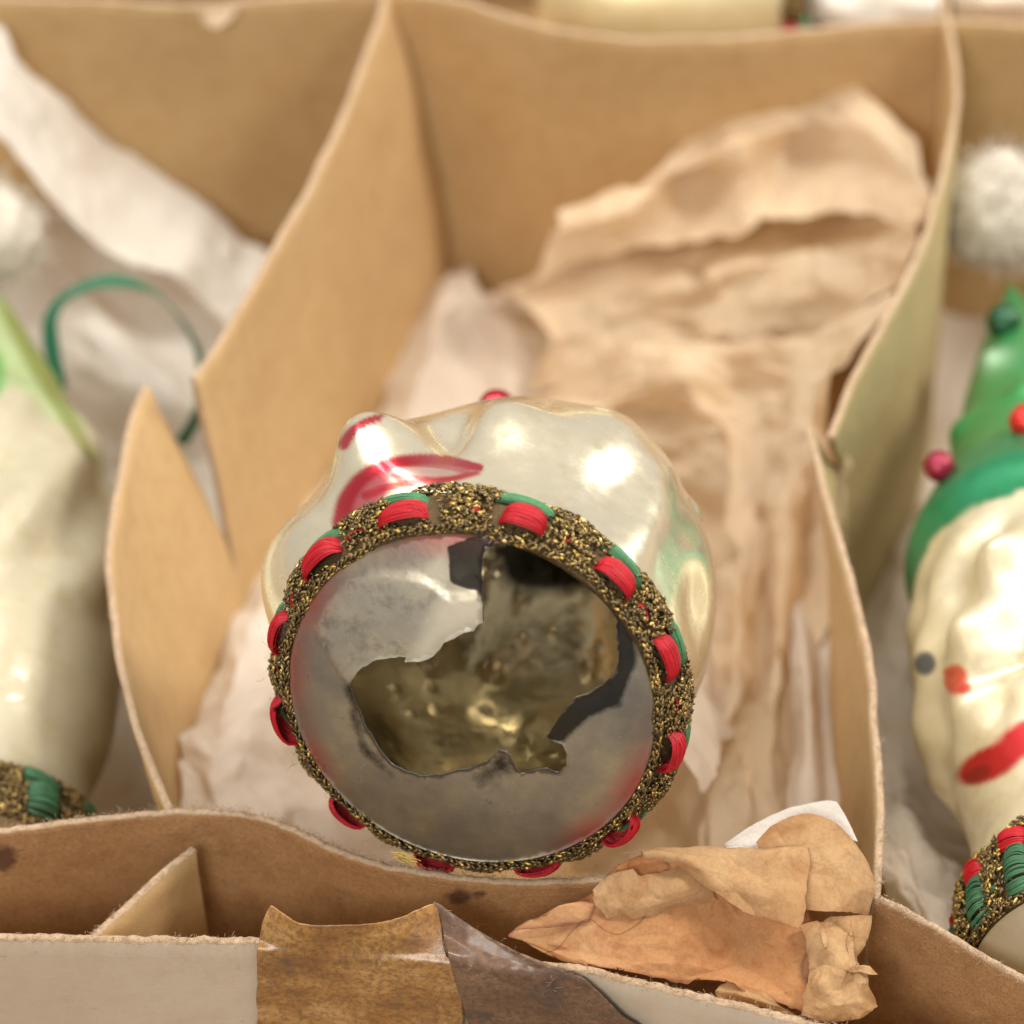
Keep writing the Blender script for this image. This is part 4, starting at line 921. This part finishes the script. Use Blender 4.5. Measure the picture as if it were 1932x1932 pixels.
# ---- right ornament: head with green hat
def fit_axis(pb, zb, pt, zt, sil):
    B, T = PZ(*pb, zb), PZ(*pt, zt); fr = Frame(B, T); L = np.linalg.norm(T - B)
    ts = np.linspace(-.3, 1.3, 300); A = PROJ(B + (T - B) * ts[:, None]); out = []
    for py, lx in sil:
        t = np.interp(-py, -A[:, 1], ts); q = A[np.argmin(abs(ts - t))]; out.append((t * L, abs(q[0] - lx) / S * K * q[2] * .98))
    return fr, out, L
GRN = np.array([0.016, 0.25, 0.10]); GRN2 = np.array([0.08, 0.36, 0.08]); DGRN = np.array([0.008, 0.09, 0.035])
RF, rp, RL = fit_axis((2060, 1690), -0.9, (1905, 520), -2.3, [(1690, 1815), (1600, 1830), (1500, 1800), (1420, 1750), (1340, 1726), (1240, 1722), (1150, 1718), (1060, 1722), (1000, 1732), (930, 1775), (850, 1800), (760, 1818), (680, 1842), (600, 1876), (545, 1900)])
rp.insert(0, (-1.2, rp[0][1])); rp.append((rp[-1][0] + .12, 0.0))
def by_px(fr, P, px, py):      # (s, phi) of the outline point seen at this pixel
    q = P.reshape(-1, 3); pr = PROJ(q); vis = 0
    d = (pr[:, 0] - px) ** 2 + (pr[:, 1] - py) ** 2 + (pr[:, 2] - pr[:, 2].min()) * 30
    return int(np.argmin(d))
rorn = empty('christmas_ornament', RF.c + np.array([0, 4, -4.5]), label='pale glass elf head with green dotted hat in the right cell', cat='ornament', group='antique glass ornaments')
rs = {py: s for (py, _), (s, _) in zip([(1690, 0), (1600, 0), (1500, 0), (1420, 0), (1340, 0), (1240, 0), (1150, 0), (1060, 0), (1000, 0), (930, 0), (850, 0), (760, 0), (680, 0), (600, 0), (545, 0)], rp[1:])}
s_brim0, s_brim1 = rs[1150] + .25, rs[1000]
def rdisp(s, p):
    face = np.clip((s - rs[1500]) / .5, 0, 1) * np.clip((s_brim0 - s) / .6, 0, 1)
    d = face * (.09 * np.sin(p * 8 + s * 2.6) + .02 * np.sin(p * 15 - s * 3.1 + 1.0) + .02 * np.sin(s * 6 + p * 3))
    d = d + .14 * np.exp(-((s - (s_brim0 + s_brim1) / 2) / .42) ** 2)
    d = d + .35 * np.exp(-(dang(p, D2(118)) / D2(14)) ** 2 - ((s - rs[1240] + .1) / .35) ** 2)       # nose
    d = d + .16 * np.exp(-(dang(p, D2(140)) / D2(12)) ** 2 - ((s - rs[1340]) / .3) ** 2)
    d = d - .12 * np.exp(-(dang(p, D2(120)) / D2(22)) ** 2 - ((s - rs[1420]) / .16) ** 2)
    for ph, s0 in ((130, rs[760] + .1), (160, rs[850] - .1), (100, rs[850])): d = d + .16 * np.exp(-(dang(p, D2(ph)) / D2(14)) ** 2 - ((s - s0) / .28) ** 2)
    return d
def rcol(s, p, V):
    C = np.tile(np.array([.78, .69, .48]), s.shape + (1,)); pr = PROJ(V); nz = fbm(V, 2, 3, 5) * .1
    hat = np.clip((s - s_brim0 + nz) / .08, 0, 1)[..., None]; C = C * (1 - hat) + GRN * hat
    up = np.clip((s - s_brim1 + nz) / .5, 0, 1)[..., None] * .55; C = C * (1 - up) + GRN2 * up
    pale = np.exp(-(dang(p, D2(125)) / D2(16)) ** 2 - ((s - rs[760]) / .35) ** 2)[..., None] * .6; C = C * (1 - pale) + np.array([.55, .75, .55]) * pale
    def spot(ph, s0, wp, ws, col, C, a=.9):
        m = ell(s, p, ph, s0, wp, ws); k = (np.clip((1 - m) / .25, 0, 1) * a)[..., None]; return C * (1 - k) + np.array(col) * k
    return C
rb_ = revolve('glass_head', RF, rp, rdisp, rcol, 320, 260, [M_PEARL_SOFT], rorn)
paint_px(rb_, RF, [(1745, 1252, 22, 24, 0, (.10, .11, .12), 1), (1803, 1282, 24, 30, 0, (.70, .06, .03), .9), (1868, 1440, 72, 33, -.45, (.50, .008, .012), 1), (1960, 1385, 90, 38, -.35, (.55, .01, .015), 1), (1845, 1462, 30, 16, -.45, (.28, .004, .008), .8), (1790, 1268, 12, 10, .3, (.62, .08, .04), .8), (1820, 1300, 14, 9, -.4, (.62, .05, .03), .9)])
def knob(px, py, depth, r, col, parent, name='hat_dot'):
    c = PD(px, py, depth); f = Frame(c, c + UP + FWD * .3)
    revolve(name, f, [(-r, 0), (-r * .8, r * .6), (0, r), (r * .8, r * .6), (r, 0)], lambda s, p: s * 0, lambda s, p, V: np.tile(np.array(col), s.shape + (1,)), 20, 12, [M_PEARL_SOFT], parent)
def dep(px, py): 
    me = rb_.data; co = np.empty(len(me.vertices) * 3); me.vertices.foreach_get('co', co); pr = PROJ(co.reshape(-1, 3))
    d = np.hypot(pr[:, 0] - px, pr[:, 1] - py); k = d < 30
    return pr[k, 2].min() if k.any() else pr[np.argmin(d), 2]
for px, py, r, col in ((1893, 607, .24, DGRN), (1772, 880, .20, (.30, .006, .04)), (1936, 795, .22, (.65, .02, .015))): knob(px, py, dep(px, py) + .30, r * 1.1, col, rorn)
def pom(px, py, depth, r, parent, seed, brown=None):
    c = PD(px, py, depth); bm = bmesh.new(); bmesh.ops.create_icosphere(bm, subdivisions=5, radius=1.0)
    v = np.array([w.co[:] for w in bm.verts]); F = [[w.index for w in f.verts] for f in bm.faces]; bm.free()
    v = v * (r * (1 + .12 * fbm(v, 1.6, 4, seed)))[:, None] + c
    o = mesh_obj('pompom', v, F, M_COTTON, parent)
    rg = np.random.default_rng(seed); ac = Acc()
    for i in range(1100):
        d = nrm(rg.normal(0, 1, 3)); p = c + d * r * .95
        V, Fx = tube_pts(crom(np.array([p, p + d * .08 + rg.normal(0, .06, 3), p + d * .16 + rg.normal(0, .14, 3)]), 5), .006, 3); ac.add(V, Fx)
    ac.obj('cotton_fluff', M_COTTON, o, kind='stuff'); return o
pom(1888, 395, PROJ(RF.c + RF.a * RL)[2] + .3, .85, rorn, 61)
rbf = Frame(RF.c - RF.a * 1.25, RF.c + RF.a)
braid(rorn, rbf, rp[1][1] + .04, 1.1, .04, 13, D2(104), 202, .85, M_GREEN2, M_RED, M_GREEN2)
cap(rbf, rp[0][1], rorn, M_PEARL_SOFT, (.6, .55, .42))

# ---- left ornament
LF, lp, LLn = fit_axis((-60, 1640), -2.6, (-20, 560), -2.4, [(1640, 165), (1560, 168), (1480, 175), (1400, 212), (1300, 232), (1200, 246), (1100, 246), (1000, 236), (930, 215), (880, 186), (820, 152), (740, 112), (660, 64), (600, 30), (560, 0)])
lp.append((lp[-1][0] + .12, 0.0))
lorn = empty('christmas_ornament', LF.c + np.array([0, 4, -4.5]), label='pale cream glass ornament with green-tinted top in the left cell', cat='ornament', group='antique glass ornaments')
ls = {py: s for py, (s, _) in zip((1640, 1560, 1480, 1400, 1300, 1200, 1100, 1000, 930, 880, 820, 740, 660, 600, 560), lp)}
def ldisp(s, p): return np.clip((s - ls[1300]) / .6, 0, 1) * np.clip((ls[880] - s) / .4, 0, 1) * .12 * np.sin(p * 8 + s * 2.4) + .10 * np.exp(-((s - ls[880]) / .3) ** 2)
def lcol(s, p, V):
    C = np.tile(np.array([.52, .475, .34]), s.shape + (1,)); nz = fbm(V, 1.6, 3, 9) * .25
    g = (np.clip((s - ls[930] + nz) / .5, 0, 1) * .45)[..., None]; C = C * (1 - g) + np.array([.25, .55, .16]) * g
    b = np.exp(-(dang(p, D2(35)) / D2(13)) ** 2) * np.clip((s - ls[880]) / .3, 0, 1); b = (b * .8)[..., None]; C = C * (1 - b) + np.array([.24, .33, .04]) * b
    return C
lb_ = revolve('glass_body', LF, lp, ldisp, lcol, 180, 150, [M_PEARL_DULL], lorn)
paint_px(lb_, LF, [(85, 715, 210, 17, 1.03, (.20, .24, .04), .75), (-14, 705, 26, 50, 0, (.05, .36, .05), .7)])
pom(-25, 440, PROJ(LF.c + LF.a * LLn)[2] + .2, .72, lorn, 62)
lbf = Frame(LF.c - LF.a * .3, LF.c + LF.a)
braid(lorn, lbf, lp[0][1] + .10, .7, .06, 10, D2(84), 303, .8, M_GREEN2, M_GREEN2, M_GREEN2)
cap(lbf, lp[0][1] + .08, lorn, M_PEARL_SOFT, (.6, .55, .42))

# ---- green ribbon loop
rib = [(112, 735, -3.2), (98, 660, -2.9), (96, 600, -2.6), (128, 556, -2.4), (205, 530, -2.3), (280, 546, -2.4), (340, 600, -2.6), (376, 670, -2.9), (382, 740, -3.2), (366, 795, -3.5), (340, 838, -3.8)]
rc = crom(np.array([PZ(*p) for p in rib]), 120); T = nrm(np.gradient(rc, axis=0))
tw = np.interp(np.linspace(0, 1, 120), [0, .15, .28, .42, .55, .75, .9, 1], [.2, .3, .9, .7, 1.5, 1.15, 1.0, .8])
side = nrm(np.cross(T, FWD)); dpt = nrm(np.cross(side, T)); wd = side * np.cos(tw)[:, None] + dpt * np.sin(tw)[:, None]
Gr = np.stack([rc + wd * k for k in np.linspace(-.13, .13, 6)], 1)
thick_sheet('ribbon', Gr, 0.015, M_RIBBON, 0.0, 1, label='dark green ribbon loop rising from the left ornament', cat='ribbon')

# ---- things beyond the back divider
BF = Frame(np.array([.4, 13.6, -1.6]), np.array([5.0, 13.8, -1.6]))
BF.e1 = np.array([0, 1.0, 0]); BF.a = np.array([1.0, 0, 0]); BF.e2 = np.array([0, 0, 1.0])
born = empty('christmas_ornament', (2.5, 13.6, -3.5), label='pale yellow ornament beyond the divider at the top edge', cat='ornament', group='antique glass ornaments')
revolve('glass_body', BF, [(0, 0), (.1, .8), (.6, 1.35), (1.6, 1.6), (3, 1.62), (3.8, 1.5), (4.1, 1.2)], lambda s, p: .03 * np.sin(p * 6), lambda s, p, V: np.tile(np.array([.78, .68, .42]), s.shape + (1,)), 80, 60, [M_PEARL_SOFT], born)
braid(born, Frame(np.array([4.45, 13.6, -1.6]), np.array([5.6, 13.6, -1.6])) if False else BF.__class__(np.array([4.45, 13.6, -1.6]), np.array([4.45, 13.6, -1.6]) + np.array([.94, .0, .34])), 1.3, .4, .1, 9, .3, 404, .35)
BT = [zr([(1500, -60), (1560, -50), (1620, -60), (1700, -60), (1790, -60)], [-1.6, -1.1, -1.4, -1.5, -1.8]), zr([(1520, -10), (1570, 5), (1620, 0), (1680, 0), (1780, 0)], [-1.3, -.8, -1.0, -1.6, -1.6]), zr([(1540, 40), (1580, 45), (1630, 45), (1690, 50), (1780, 50)], [-1.6, -1.1, -1.3, -2.0, -2])]
paper_part('tissue_paper', [sheet_grid(BT, 60, 40, 0.05, 95)], M_TIS_WHITE, None, 0.02, 31, label='white tissue scrap beyond the back divider at the top edge', cat='tissue paper')
BT2 = [zr([(1800, -60), (1860, -70), (1930, -60), (2050, -60)], [-.8, -.5, -.7, -.9]), zr([(1800, 0), (1860, 5), (1930, 0), (2050, 0)], [-.8, -.4, -.6, -.8]), zr([(1800, 50), (1860, 55), (1930, 52), (2050, 55)], [-1.4] * 4)]
paper_part('tissue_paper', [sheet_grid(BT2, 60, 40, 0.04, 97)], M_TIS_PINK, None, 0.02, 32, label='pinkish tissue beyond the back divider in the top right corner', cat='tissue paper')
